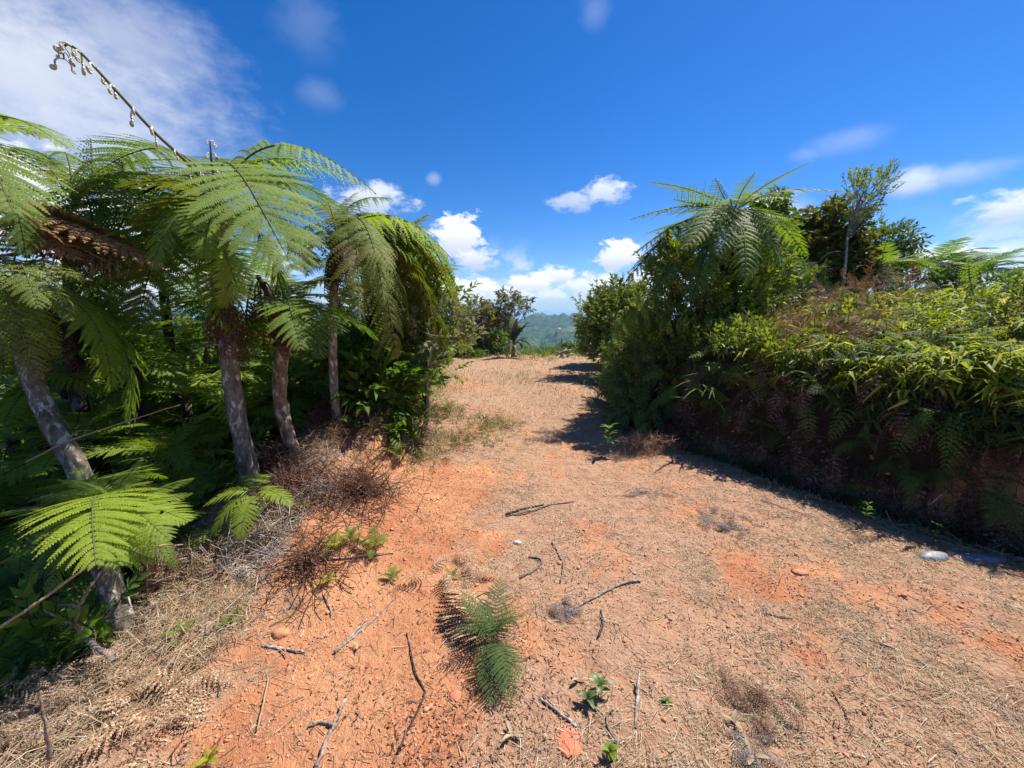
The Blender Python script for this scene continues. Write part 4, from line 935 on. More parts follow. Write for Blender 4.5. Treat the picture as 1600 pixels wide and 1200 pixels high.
loc = np.column_stack([x - .25 * lift * (dr < 1.4), y, z0 + lift * .8 + .02])
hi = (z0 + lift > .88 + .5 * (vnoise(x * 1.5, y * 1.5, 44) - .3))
def put(name, sel, mats, lab, smin=.6, smax=1.5):
    k = sel.sum(); g = Geo()
    tl = q.normal(0, .35, k); M = rot_mats(q.uniform(0, 6.28, k), tl, q.normal(0, .4, k), q.uniform(smin, smax, k) * np.clip(y[sel] / 6, 1, 1.4), loc[sel])
    g.bake(ROSA, q.integers(0, 5, k), M); tag(link(name, g.mesh(name, mats)), lab, kind='stuff')
idx = q.random(len(x)); kindn = fbm(x * .8, y * .8, 3, 97); mixs = (kindn > .50) & (idx < .5); mixf = (kindn < .40) & (idx < .08)
def putmix(name, sel, protos, mats, lab, smin, smax, up):
    k = sel.sum(); g = Geo(); M = rot_mats(q.uniform(0, 6.28, k), q.uniform(*up, k), q.normal(0, .4, k), q.uniform(smin, smax, k), loc[sel]); g.bake(protos, q.integers(0, len(protos), k), M); tag(link(name, g.mesh(name, mats)), lab, kind='stuff')
putmix('bank_small_shrubbery', mixs & hi, SP_TINY, [M_BUSH, M_STEM_DK], 'small leafy twigs growing through the ferns on the bank', .8, 1.6, (.2, 1.3))
putmix('bank_feathery_fern', mixf & hi, [f.g.arrays() for f in FR_TINY], [M_FERN, M_STEM], 'feathery blue-green fern fronds among the bank cover', .22, .42, (.1, 1.0))
lowf = (~hi) & (q.random(len(x)) < .05); k_ = lowf.sum()
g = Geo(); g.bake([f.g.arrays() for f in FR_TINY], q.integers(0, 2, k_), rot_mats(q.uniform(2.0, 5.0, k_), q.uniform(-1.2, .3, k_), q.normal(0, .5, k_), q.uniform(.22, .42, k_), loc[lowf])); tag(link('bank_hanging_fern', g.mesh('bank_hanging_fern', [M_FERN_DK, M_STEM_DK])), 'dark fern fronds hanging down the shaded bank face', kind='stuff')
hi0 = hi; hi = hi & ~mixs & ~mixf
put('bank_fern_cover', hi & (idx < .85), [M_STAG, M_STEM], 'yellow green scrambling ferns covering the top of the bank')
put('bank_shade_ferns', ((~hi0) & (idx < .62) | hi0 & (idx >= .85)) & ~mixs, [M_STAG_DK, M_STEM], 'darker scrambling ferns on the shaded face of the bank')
# dead stems and leaves matted on the bank
def mat_stuff(name, n, seed, region, mats, protos, lab, zl=(.0, .3), tilt=.8, smin=.6, smax=1.3):
    x, y, q = region(n, seed); loc = np.column_stack([x, y, H(x, y) + q.uniform(*zl, len(x))])
    M = rot_mats(q.uniform(0, 6.28, len(x)), q.normal(0, tilt, len(x)), q.normal(0, 1, len(x)), q.uniform(smin, smax, len(x)), loc)
    g = Geo(); g.bake(protos, q.integers(0, len(protos), len(x)), M); tag(link(name, g.mesh(name, mats)), lab, kind='stuff')
RIB = [proto(lambda g, k=k: ribbon(g, .30 + .05 * (k % 3), .0032, .9, 700 + k, 4)) for k in range(6)]
RIBS = [proto(lambda g, k=k: ribbon(g, .16, .0026, .5, 720 + k, 2)) for k in range(4)]
DF = [f.g.arrays() for f in [Fronds('d', n=9, npn=5, plen=.26, pnl=.045, sag=.12, seed=90 + i, droop=.4, rib=.006, rach=.008, miss=.3, pinn_w=.5, cs=4, ns=3, rs=3) for i in range(3)]]
def reg_face(n, s):
    x, y, dr, q = bank_xy(n, s, .8, 9, 2, .95); k = (x < 1.42 * y + 1.2) & (vnoise(x * 2, y * 2, 19) > .15); return x[k], y[k], q
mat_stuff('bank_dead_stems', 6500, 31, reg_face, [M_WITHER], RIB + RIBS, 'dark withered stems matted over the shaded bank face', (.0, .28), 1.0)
def reg_curtain(n, s):
    x, y, dr, q = bank_xy(n, s, 2.4, 8, 1.2, 1.0); k = (x < 1.42 * y + 1.2) & (H(x, y) > .2); return x[k] - .08, y[k], q
def curtain(name, n, seed, mats, lab, smin, smax):
    x, y, q = reg_curtain(n, seed); loc = np.column_stack([x, y, H(x, y) + q.uniform(.05, .3, len(x))])
    M = rot_mats(q.uniform(2.6, 4.6, len(x)), q.uniform(-1.45, -.7, len(x)), q.normal(0, .6, len(x)), q.uniform(smin, smax, len(x)), loc)
    g = Geo(); g.bake([f.g.arrays() for f in FR_TINY], q.integers(0, 2, len(x)), M); tag(link(name, g.mesh(name, mats)), lab, kind='stuff')
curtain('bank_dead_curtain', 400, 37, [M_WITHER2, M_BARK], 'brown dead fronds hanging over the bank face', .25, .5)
def reg_dead(n, s):
    x, y, dr, q = bank_xy(n, s, 2, 10, 6, .3); k = q.random(len(x)) < deadness(x, y); return x[k], y[k], q
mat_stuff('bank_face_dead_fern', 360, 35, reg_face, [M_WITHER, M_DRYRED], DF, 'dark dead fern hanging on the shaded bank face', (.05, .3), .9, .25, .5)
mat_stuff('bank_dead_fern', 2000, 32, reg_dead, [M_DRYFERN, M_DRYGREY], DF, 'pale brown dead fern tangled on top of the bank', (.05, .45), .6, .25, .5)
def reg_rust(n, s):
    q = np.random.default_rng(s); w = q.integers(0, 3, n); cx = np.array([at(1280, 545, 4.7)[:2], at(1325, 475, 5.6)[:2], at(1262, 575, 4.3)[:2]])[w]; x = cx[:, 0] + q.normal(0, .28, n); y = cx[:, 1] + q.normal(0, .28, n); return x, y, q
mat_stuff('bank_rust_fern', 260, 36, reg_rust, [M_RUST, M_BARK], DF, 'rust brown dead fern clump on the brow of the bank', (.15, .5), .8, .22, .42)
mat_stuff('bank_red_twigs', 6000, 33, reg_dead, [M_DEADHANG], RIB, 'rust brown dry twigs tangled on top of the bank', (.1, .5), 1.0)
# single clumps one can pick out on the bank
CL_ = [(1490, 590, 'bright', 'yellow green fern rosette standing out over the dark stems'), (1400, 740, 'dark', 'green fern hanging low on the shaded face above the ditch'), (1460, 745, 'dark', 'second low fern on the shaded face, above the ditch weeds'),
       (1540, 760, 'dark', 'fern with spread leaves low on the bank above the bare soil'), (1445, 660, 'dark', 'mid height fern on the shaded bank among dead stems'), (1570, 640, 'bright', 'fern sprig half in sun near the frame edge'),
       (1330, 780, 'dark', 'lowest small fern at the foot of the bank'), (1360, 700, 'dark', 'narrow fern hanging between bare stems on the bank'), (1280, 620, 'dark', 'dark fern below the rust brown patch'), (1400, 530, 'bright', 'bright arching fern spray at the brow of the bank'),
       (1180, 600, 'bright', 'lit fern tuft beside the dark bush, over hanging dead leaves'), (1120, 640, 'dark', 'long-leaved green tuft drooping at the corner of the bank'), (1230, 560, 'bright', 'bright tuft with strap leaves on the brow of the bank'),
       (1540, 540, 'bright', 'large glowing fern spray at the crest near the frame edge'), (1590, 700, 'dark', 'fern leaning out at the frame edge above the bare soil'), (1210, 680, 'dark', 'shaded fern low on the bank near the drooping tuft')]
cl_mesh = {}
for k, (u, v, kd, lab) in enumerate(CL_):
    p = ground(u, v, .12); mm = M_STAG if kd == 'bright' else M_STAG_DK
    T_ = empty('fern_clump', p, lab, 'fern')
    for j in range(7):
        key = (kd, j % 5)
        b_ = p + np.array([r.normal(0, .06), r.normal(0, .06), r.uniform(0, .08)]); a_ = r.uniform(1.8, 5.4)
        frond(T_, FR_LACE[j % 2], b_, b_ + .26 * r.uniform(.7, 1.2) * np.array([math.cos(a_), math.sin(a_), r.uniform(-.7, .6)]), (mm, M_STEM), r.normal(0, .3))
# strap-leaved tufts
for (u, v, n, L, lab, mm) in [(1110, 628, 34, .42, 'strap-leaved lily-like tuft hanging from the corner of the bank', M_STAG_DK), (1215, 575, 30, .36, 'sunlit strap-leaved tuft on the brow of the bank', M_STAG), (1060, 600, 20, .35, 'narrow-leaved tuft under the dark bush', M_STAG_DK)]:
    p = ground(u, v, .15); T_ = empty('strap_leaf_tuft', p, lab, 'plant')
    for k in range(n):
        g = Geo(); a = r.uniform(0, 6.28); leaf_big(g, r.normal(0, .08, 3), np.array([math.cos(a) - .4, math.sin(a) - .3, 1.2]), np.array([-math.cos(a), -math.sin(a), .8]), L * r.uniform(.7, 1.2), .022, .6, 0, 5)
        link('blade', g.mesh('strap_blade', [mm]), T_)

# --- tree fern rising behind the bush
c = at(1145, 335, 6.6)
R1 = empty('tree_fern', (c[0], c[1], float(H(c[0], c[1]))), 'big spreading tree fern on the bank with blue-green fronds over the dark bush', 'tree fern')
trunk(R1, [(c[0] + .05, c[1], 1.1), (c[0], c[1], 2.0), c], (.12, .08), M_TRUNKDK)
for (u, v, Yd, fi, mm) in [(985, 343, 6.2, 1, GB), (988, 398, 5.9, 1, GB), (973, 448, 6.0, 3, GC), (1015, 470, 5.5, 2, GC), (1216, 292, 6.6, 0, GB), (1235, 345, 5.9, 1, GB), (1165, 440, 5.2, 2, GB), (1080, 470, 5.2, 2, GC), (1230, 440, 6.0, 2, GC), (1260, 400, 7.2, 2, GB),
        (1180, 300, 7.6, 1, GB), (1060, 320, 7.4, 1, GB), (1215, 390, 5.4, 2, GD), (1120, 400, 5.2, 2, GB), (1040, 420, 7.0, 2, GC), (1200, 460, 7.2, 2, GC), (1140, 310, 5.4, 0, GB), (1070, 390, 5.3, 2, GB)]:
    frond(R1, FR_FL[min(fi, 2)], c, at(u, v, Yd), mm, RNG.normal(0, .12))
crown(R1, c, 16, 1.25, GB, FR_FL, (-.55, .5), seed=44)
frond(R1, FR_CURL, c, at(1118, 279, 6.5), (M_FERN, M_STEM_DK), 1.2, 'young_frond'); frond(R1, FR_CURL, c, at(1052, 312, 6.4), (M_FERN, M_STEM_DK), 0, 'young_frond')
hanging(R1, at(1150, 370, 6.6), 9, .8, .2, 31); hanging(R1, at(1230, 400, 6.6), 3, .5, .15, 32)
# --- dense twiggy bush
bl = [(at(1095, 450, 6.3), (.85, .7, .66)), (at(1170, 450, 6.6), (.6, .6, .5)), (at(1075, 425, 5.9), (.50, .45, .45)), (at(1050, 545, 6.1), (.85, .7, .65)), (at(1140, 520, 6.1), (.75, .6, .65)), (at(1110, 600, 5.6), (.55, .5, .45)), (at(1070, 400, 6.5), (.45, .45, .40)), (at(1035, 500, 6.8), (.5, .6, .4))]
tree('bush', 'large twiggy bush with small upright leaves below the spreading tree fern on the bank', 'bush', at(1090, 640, 6.3), at(1090, 430, 6.3), .06, bl, 1900, SP_BUSH, M_BUSH, M_BARKDK, 41, nl=60, shell=.42, updir=.8, join=.3, parts=('branches', 'leaves'), nz=.35)
bl = [(at(1015, 550, 7.0), (.5, .8, .55)), (at(985, 595, 6.9), (.35, .7, .4)), (at(1010, 600, 6.0), (.55, .6, .6)), (at(1000, 650, 5.5), (.35, .4, .35))]
tree('bush', 'narrow-leaved bush drooping in shade over the foot of the bank', 'bush', at(1010, 640, 6.6), at(985, 540, 6.9), .04, bl, 1000, SP_NARROW, M_BROAD, M_BARKDK, 42, nl=40, shell=.5, updir=-.6, join=.3, parts=('branches', 'leaves'))
def drape(lab, u, v, Yd, n, L, mm, seed, az=(2.2, 4.6)):
    c = at(u, v, Yd); T_ = empty('hanging_fern', c, lab, 'fern'); rr_ = np.random.default_rng(seed)
    for k in range(n):
        a = rr_.uniform(*az); b = c + rr_.normal(0, .18, 3); l = L * rr_.uniform(.7, 1.15)
        frond(T_, FR_MD[k % 3], b, b + l * np.array([math.cos(a) * .55, math.sin(a) * .55, -.55 + rr_.normal(0, .2)]), mm, rr_.normal(0, .4))
for k, (u, v, Yd, mm, lab) in enumerate([(985, 520, 8.0, GC, 'dark fern curtain hanging farthest along the bank'), (990, 560, 6.9, GC, 'dark fern curtain below the narrow-leaved bush'), (1000, 600, 6.0, GC, 'shaded fern curtain at the turn of the bank'), (1045, 620, 5.5, GC, 'fern curtain over the foot of the dark bush'),
        (972, 590, 7.2, GC, 'low fern curtain brushing the track edge'), (1020, 500, 6.4, GB, 'green fern spray lying across the dark bush'), (965, 545, 8.8, GB, 'fern spray between the flowering bush and the shade'), (1150, 560, 5.2, GB, 'feathery fern on the brow beside the dark bush'), (1190, 500, 5.6, GB, 'soft green ferns between the bush and the pale dead fern'), (1300, 500, 5.6, GB, 'soft blue-green ferns next to the rust brown twigs'), (1010, 650, 5.3, GC, 'lowest shaded fern at the corner of the bank')]):
    drape(lab, u, v, Yd, 11, .55, mm, 800 + k)
# --- flowering bush farther along, and its neighbours
def flowers(T_, P):
    q_ = np.random.default_rng(5); top = P[P[:, 2] > np.percentile(P[:, 2], 70)]; g = Geo()
    fl = [spray(10, .10, .05, .022, 360 + i, .8) for i in range(2)]; sel = top[q_.choice(len(top), min(26, len(top)), replace=False)] + [0, -.1, .1]
    g.bake(fl, q_.integers(0, 2, len(sel)), rot_mats(q_.uniform(0, 6, len(sel)), q_.uniform(.5, 1.4, len(sel)), 0 * q_.random(len(sel)), q_.uniform(.8, 1.4, len(sel)), sel)); tag(link('flower', g.mesh('flowers', [M_FLOWER, M_STEM]), T_), kind='stuff')
bl = [(at(965, 500, 10.5), (1.0, .9, .75)), (at(990, 478, 10.5), (.8, .8, .6)), (at(950, 535, 10.2), (.7, .8, .5))]
tree('bush', 'rounded light green bush with cream flower heads where the bank meets the far clearing', 'bush', at(965, 550, 10.5), at(970, 490, 10.5), .05, bl, 620, SP_MED, M_PALE, M_BARKDK, 43, nl=30, updir=.6, parts=('branches', 'leaves'), extra=flowers, smin=1.0, smax=1.5)
bl = [(at(945, 508, 12.5), (.72, .8, .65)), (at(930, 532, 12.5), (.5, .6, .45)), (at(962, 485, 12.8), (.6, .6, .5))]
tree('bush', 'dark rounded bush behind the flowering one at the end of the clearing', 'bush', at(925, 548, 12.5), at(925, 495, 12.5), .05, bl, 480, SP_MED, M_BROAD, M_BARKDK, 44, nl=30, parts=('branches', 'leaves'), smin=1.1, smax=1.7)

# --- trees on top of the bank
tree('tree', 'brownish olive round-crowned tree rising behind the bank, left of the tall thin one', 'tree', (at(1290, 470, 9)), at(1292, 360, 9), .06, [(at(1295, 362, 9), (0.56, 0.54, 0.46)), (at(1270, 400, 9), (0.54, 0.54, 0.44)), (at(1325, 400, 9), (0.34, 0.44, 0.44)), (at(1300, 430, 9), (0.54, 0.54, 0.24))], 560, SP_BROAD, M_BROWNLEAF, M_TRUNKDK, 51, smin=.8, smax=1.2)
tree('tree', 'dark glossy-leaved tree between the spreading tree fern and the olive tree', 'tree', at(1240, 470, 9.2), at(1240, 370, 9.2), .06, [(at(1240, 375, 9.2), (0.39, 0.44, 0.34)), (at(1235, 420, 9.0), (0.59, 0.54, 0.44)), (at(1262, 400, 9.2), (0.34, 0.44, 0.44))], 480, SP_BROAD, M_BROAD, M_TRUNKDK, 52, smin=.8, smax=1.2)
tree('tree', 'leafy top of a dark tree showing above the spreading tree fern', 'tree', at(1205, 450, 8.5), at(1205, 340, 8.5), .05, [(at(1205, 330, 8.5), (0.22, 0.24, 0.22)), (at(1190, 370, 8.5), (0.34, 0.34, 0.34))], 200, SP_BROAD, M_BROAD, M_TRUNKDK, 53)
tree('tree', 'tall thin white-stemmed tree with a sparse wind-swept crown, highest on the bank', 'tree', at(1316, 455, 8.2), at(1350, 300, 8.2), .026, [(at(1355, 305, 8.2), (.46, .36, .38)), (at(1334, 288, 8.2), (.24, .24, .2)), (at(1382, 283, 8.2), (.20, .2, .24)), (at(1335, 335, 8.2), (.18, .2, .18)), (at(1365, 345, 8.2), (.2, .2, .12))], 210, SP_TINY, M_BUSH, M_TRUNKPALE, 54, [at(1322, 400, 8.2), at(1326, 360, 8.2)], nl=46, smin=.7, smax=1.1, shell=.2, updir=.9, join=.75)
tree('tree', 'dark spreading tree right of the tall thin one, behind the bank', 'tree', at(1370, 470, 10), at(1375, 380, 10), .06, [(at(1370, 385, 10), (0.59, 0.54, 0.34)), (at(1395, 395, 10), (0.34, 0.34, 0.19)), (at(1350, 420, 10), (0.64, 0.54, 0.34)), (at(1405, 425, 10), (0.54, 0.44, 0.24))], 560, SP_MED, M_BROAD, M_TRUNKDK, 55, smin=.8, smax=1.3, nz=.45)
def palmish(lab, u, v, Yd, ub, vb, n, L, mm, seed, tips=None, name='tree_fern', cat='tree fern', frs=FR_MD, trunk_m=M_TRUNKDK, el=(-.4, .6), rad=.05):
    c = at(u, v, Yd); b_ = at(ub, vb, Yd); T_ = empty(name, b_, lab, cat)
    trunk(T_, [b_, (b_ + c) / 2 + [.03, 0, 0], c], (rad, rad * .8), trunk_m, sides=8, n=12); crown(T_, c, n, L, mm, frs, el, seed=seed); return T_
palmish('umbrella-shaped tree fern across the bank, first of two against the white cloud', 1463, 418, 10.5, 1455, 468, 15, 1.15, GC, 901)
palmish('umbrella-shaped tree fern across the bank, second of two against the white cloud', 1530, 430, 11, 1522, 470, 14, 1.15, GC, 902)
palmish('pair-mate trunk of the second umbrella tree fern, lower crown', 1510, 424, 11.6, 1532, 472, 11, 1.0, GC, 903)
palmish('light green tree fern below the dark spreading tree', 1375, 430, 8.8, 1372, 470, 15, .95, GB, 904)
palmish('tree fern whose frond tips just enter at the frame edge on the bank', 1640, 425, 9, 1640, 480, 12, .8, GC, 905)
palmish('feathery tree fern between the tall thin tree and the spreading tree', 1335, 440, 9.4, 1335, 475, 12, .9, GB, 906)
c = at(1270, 410, 7.6); T_ = empty('dead_tree_fern', at(1268, 475, 7.6), 'dead fern trunk bristling with bare brown frond stalks on the bank', 'dead tree fern')
trunk(T_, px([(1268, 480, 7.6), (1270, 440, 7.6), (1270, 410, 7.6)]), (.06, .05), M_TRUNKBR, bump=.3)
for k in range(24):
    g = Geo(); a = r.uniform(0, 6.28); e = r.uniform(-.4, 1.0); p0 = np.array([0, 0, r.uniform(.2, .75)]); d = np.array([math.cos(a) * math.cos(e), math.sin(a) * math.cos(e), math.sin(e)])
    tube(g, smooth_path([p0, p0 + d * .2 + [0, 0, .04], p0 + d * .4 - [0, 0, .05]], 6), [.008, .003], 3); link('frond_stalk', g.mesh('stalk', [M_BARK]), T_)
for k, (u, v, Yd, kd, s, lab) in enumerate([(1480, 455, 12, 1, .75, 'dark low shrub under the first umbrella tree fern'), (1550, 462, 12, 1, .7, 'dark low shrub under the second umbrella tree fern'), (1595, 460, 11, 1, .6, 'dark shrub at the far end of the bank top'), (1420, 455, 10.5, 0, .7, 'green shrub between the dark spreading tree and the umbrella ferns'), (1240, 460, 8, 0, .8, 'green shrub at the foot of the dark glossy tree'), (1180, 470, 7.4, 1, .9, 'dark shrub behind the big bush'), (1500, 470, 10, 2, .5, 'light shrub on the bank top among ferns'), (1300, 450, 9.6, 1, .8, 'dark shrub at the foot of the olive tree'), (1210, 440, 7.8, 2, .7, 'light shrub right behind the spreading tree fern')]):
    p = at(u, v, Yd); shrub([SHRUB_A, SHRUB_B, SHRUB_C][kd], (p[0], p[1], p[2] - .75 * s), s, k * 1.3, lab, None)

# ------------------------------------------------------------------ end of the clearing
def small_tree(lab, u, vt, ub, vb, Yd, blobs, n, lm, seed, bm=M_TRUNKPALE):
    return tree('tree', lab, 'tree', at(ub, vb, Yd), at(u, vt, Yd), .06, [(at(a, b, Yd), (c1, c1, c2)) for a, b, c1, c2 in blobs], n, SP_BROAD, lm, bm, seed, smin=.7, smax=1.2, nl=24, nz=.5, shell=.3)
small_tree('narrow brownish tree at the end of the clearing, nearer the hollow', 752, 480, 757, 560, 16, [(748, 485, .55, .42), (755, 508, .6, .40), (745, 530, .55, .4)], 240, M_BROWNLEAF, 61)
small_tree('broad-topped grey-green tree with gappy crown at the end of the clearing', 800, 475, 795, 560, 16.5, [(790, 478, .55, .38), (812, 480, .45, .30), (785, 497, .60, .35), (800, 505, .5, .35), (795, 468, .3, .22)], 270, M_GREYLEAF, 62)
c = at(803, 540, 14.6); T_ = empty('palm', at(803, 556, 14.6), 'young palm with stiff feathery fronds at the end of the clearing', 'palm')
trunk(T_, [at(803, 558, 14.6), c], (.10, .07), M_TRUNKBR, sides=8, n=5)
for (u, v, Yd, sg) in [(790, 498, 15.2, 0), (808, 505, 15.6, 0), (825, 510, 15.3, 0), (834, 515, 15.1, 1), (775, 512, 15.2, 0), (770, 535, 15, 1), (845, 553, 14.9, 1), (830, 548, 14.9, 1), (790, 555, 14.8, 1), (815, 556, 14.7, 1), (800, 500, 16, 0), (780, 545, 15.6, 1)]:
    frond(T_, FR_PALM[sg], c, at(u, v - 6, Yd - .7), (M_PALE if (u + v) % 2 else M_FERN, M_STEM), RNG.normal(0, .3))
row = [(715, 548, 16, 0, .8), (735, 545, 15.8, 2, .7), (700, 540, 15.0, 1, .7), (765, 548, 16.5, 1, .75), (780, 540, 17.5, 0, .9), (820, 550, 17, 0, .5), (845, 548, 16.6, 2, .5), (862, 549, 17, 2, .5), (880, 548, 16.5, 1, .5), (900, 548, 16.5, 1, .5), (918, 546, 15.5, 0, .5), (728, 520, 17.5, 1, 1.0), (770, 520, 18, 1, .9), (745, 555, 14.8, 0, .4), (690, 555, 13, 0, .6), (870, 552, 15.6, 0, .4), (850, 556, 15.4, 2, .35)]
names_ = ['green shrub', 'dark shrub', 'light green shrub']
for k, (u, v, Yd, kd, s) in enumerate(row):
    p = at(u, v, Yd); wh = ['nearest the hollow', 'under the narrow brownish tree', 'beside the young palm', 'between palm and fallen wood', 'below the far hill', 'next to the dark rounded bush', 'behind the fallen wood'][min(6, [720, 765, 815, 850, 872, 920, 2000].index(next(a for a in [720, 765, 815, 850, 872, 920, 2000] if u < a)))]
    shrub([SHRUB_A, SHRUB_B, SHRUB_C][kd], (p[0], p[1], p[2] - .8 * s), s * .95, k * 1.7, f'low {names_[kd]} edging the end of the clearing, {wh}', f'{names_[kd]}s {wh}')
def reg_far(n, s):
    q = np.random.default_rng(s); y = q.uniform(13.6, 17.5, n); x = q.uniform(-3.6, 4.2, n) ; k = q.random(n) < np.interp(y, [13.5, 15, 17], [.05, .7, 1]); return x[k], y[k], q
mat_stuff('far_edge_ferns', 700, 34, reg_far, [M_FERN_OL, M_STEM], ROSA, 'low olive ferns and weeds edging the end of the clearing', (.0, .12), .3, 1.0, 1.8)
T_ = empty('fallen_wood', ground(880, 557), 'pile of pale fallen branches at the end of the clearing', 'dead wood')
for a, b in [((868, 556), (893, 546)), ((875, 558), (885, 545)), ((880, 557), (868, 549)), ((885, 558), (897, 553)), ((872, 552), (890, 556))]:
    g = Geo(); tube(g, smooth_path(np.array([at(*a, 14.6), at((a[0] + b[0]) / 2, (a[1] + b[1]) / 2 - 2, 14.6), at(*b, 14.8)]) - np.array(T_.location), 8), [.04, .02], 5, 0, .1); link('branch', g.mesh('fallen_branch', [M_BARKGREY]), T_)
# ------------------------------------------------------------------ dead litter along the drop
def reg_left(lo, hi, y0, y1, pw=1.0, thr=.35, cl=3.0):
    def f(n, s):
        q = np.random.default_rng(s); y = y0 + (y1 - y0) * q.random(n) ** pw; x = edge(y) + q.uniform(lo, hi, n)
        k = (vnoise(x * cl, y * cl, s) > thr) & (x > -1.5 * y - .5); return x[k], y[k], q
    return f
mat_stuff('dead_fern_litter', 800, 201, reg_left(-.75, .35, .55, 2.5, .9, .25), [M_DRYFERN, M_DRYGREY], DF, 'tan dead fern fronds matted down the slope', (.0, .09), .45, .09, .22)
mat_stuff('straw_litter', 11000, 202, reg_left(-.8, .55, .55, 4.6, 1.0, .22), [M_STRAW], RIBS, 'straw and thin dry stalks matted on the lip of the drop', (.0, .07), .35, .4, 1.1)
mat_stuff('grey_stem_litter', 5200, 203, reg_left(-.25, .95, 2.2, 4.9, 1.0, .42, 2.2), [M_DRYGREY], RIBS + RIB[:2], 'grey dead stems heaped at the lip of the drop', (.0, .09), .4, .5, 1.2)
def reg_m(n, s):
    q = np.random.default_rng(s); w = q.choice(len(MOUNDS), n, p=np.array([.46, .14, .12, .10, .08, .04, .06])); M_ = np.array(MOUNDS)[w]
    a, rr_ = q.uniform(0, 6.28, n), np.abs(q.normal(0, .52, n)); return M_[:, 0] + np.cos(a) * rr_ * M_[:, 2], M_[:, 1] + np.sin(a) * rr_ * M_[:, 2], q
mat_stuff('red_brown_stem_litter', 4600, 204, reg_m, [M_DRYRED], RIB, 'dark red brown fern stems arching over the small mounds', (.0, .13), .5, .6, 1.25)
def reg_track(n, s):
    xy = place_xy(n, 1.0, 9, 1.0); return xy[:, 0], xy[:, 1], np.random.default_rng(s)
mat_stuff('twig_litter', 2600, 205, reg_track, [M_DRYRED], RIBS, 'small dark twigs scattered over the track', (.0, .012), .12, .25, .7)
mat_stuff('stalk_litter', 1800, 206, reg_track, [M_STRAW], RIBS, 'thin pale stalks scattered over the track', (.0, .012), .12, .3, .9)
def reg_right(n, s):
    q = np.random.default_rng(s); y = q.uniform(1.9, 6.5, n); x = toe(y) + q.normal(-.15, .16, n); return x, y, q
mat_stuff('bank_foot_litter', 3600, 207, reg_right, [M_STRAW], RIBS, 'dry grass and stalks along the foot of the bank', (.0, .05), .5, .4, 1.0)
def reg_foot(n, s):
    q = np.random.default_rng(s); y = q.uniform(1.6, 6.5, n); x = toe(y) + np.abs(q.normal(0, .16, n)) - .12; return x, y, q
mat_stuff('bank_foot_clods', 2600, 212, reg_foot, [mc], list(ba), 'clods fallen at the foot of the bank', (.0, .01), .5, .008, .03)
mat_stuff('bank_foot_dark_stems', 2600, 213, reg_foot, [M_WITHER], RIB, 'dark stems trailing to the foot of the bank', (.0, .12), .9, .5, 1.1)
mat_stuff('bank_foot_green', 420, 214, reg_foot, [M_STAG_DK, M_STEM], ROSA, 'small green weeds along the foot of the bank', (.0, .1), .4, .4, .9)
def reg_bush(n, s):
    q = np.random.default_rng(s); p = ground(1010, 708); return p[0] + q.normal(0, .17, n), p[1] + q.normal(0, .10, n), q
mat_stuff('brown_tuft_litter', 700, 208, reg_bush, [M_DRYFERN, M_DRYGREY], RIBS, 'brown withered tuft at the corner of the bank', (.0, .22), .9, .4, 1.0)
def reg_tuft(n, s):
    q = np.random.default_rng(s); k = q.integers(0, 4, n); c_ = np.array([ground(720, 690)[:2], ground(690, 650)[:2], ground(770, 665)[:2], ground(650, 705)[:2]])[k]; return c_[:, 0] + q.normal(0, .22, n), c_[:, 1] + q.normal(0, .25, n), q
mat_stuff('track_edge_weeds', 420, 209, reg_tuft, [M_FERN_OL, M_STEM], [ROSA[0], ROSA[1]], 'olive and brown weeds spilling onto the track', (.0, .08), .4, .35, .8)
mat_stuff('track_edge_dead_weeds', 1600, 210, reg_tuft, [M_DRYFERN], RIBS, 'brown dead weeds spilling onto the track', (.0, .12), .7, .4, 1.0)

# ------------------------------------------------------------------ sticks and branches
def stick(lab, pts, r0, r1, m=M_BARKGREY, name='stick', cat='stick', lift=.012, forks=(), bump=.12):
    P = np.array([ground(u, v) + np.array([0, 0, lift + (e[0] if e else 0)]) for u, v, *e in pts])
    T_ = empty(name, P[0], lab, cat)
    r0, r1 = r0 * .75, r1 * .7
    def one(P, ra, rb, nm):
        g = Geo(); Q_ = smooth_path(P, max(8, len(P) * 5)); Q_ = Q_ + RNG.normal(0, ra * .25, Q_.shape); tube(g, Q_ - np.array(T_.location), [ra, (ra + rb) / 2, rb], 6, 0, bump); link(nm, g.mesh(nm, [m], True), T_)
    one(P, r0, r1, 'stem')
    for f in forks: one(np.array([ground(u, v) + np.array([0, 0, lift + (e[0] if e else 0)]) for u, v, *e in f]), r0 * .55, r1 * .6, 'side_twig')
    return T_
stick('long pale stick lying across the middle of the track', [(880, 962), (915, 943), (955, 922), (985, 911), (1000, 910)], .009, .012)
stick('pale stick with shredded end pointing down the track, near the hollow side', [(522, 1022), (560, 992), (590, 965), (615, 938)], .012, .005, M_BARKGREY, forks=[[(535, 1012), (560, 985), (575, 968)]])
stick('forked dark twig standing in the soil above the long pale stick', [(863, 848), (873, 868), (880, 885), (876, 912)], .007, .006, M_BARK, forks=[[(880, 885), (885, 872)]])
stick('short curved weathered root piece beside the forked twig', [(812, 905), (835, 893), (846, 880), (838, 874), (826, 873)], .010, .010, M_BARK)
stick('pale thin branch with brown moss beyond the curved root', [(792, 808), (830, 800), (860, 790), (897, 785)], .012, .007, M_BARK)
stick('dark mossy branch end lying against the pale thin branch', [(790, 806), (815, 798), (850, 790)], .013, .008, M_BARKDK)
stick('short pale stick below the green fern', [(842, 1093), (862, 1108), (882, 1124), (900, 1137)], .007, .009, M_BARKGREY, forks=[[(850, 1090), (870, 1112)]])
stick('upright split stick casting a dark shadow near the seedling', [(992, 1140), (995, 1105), (998, 1066, .05)], .011, .009, M_BARKGREY)
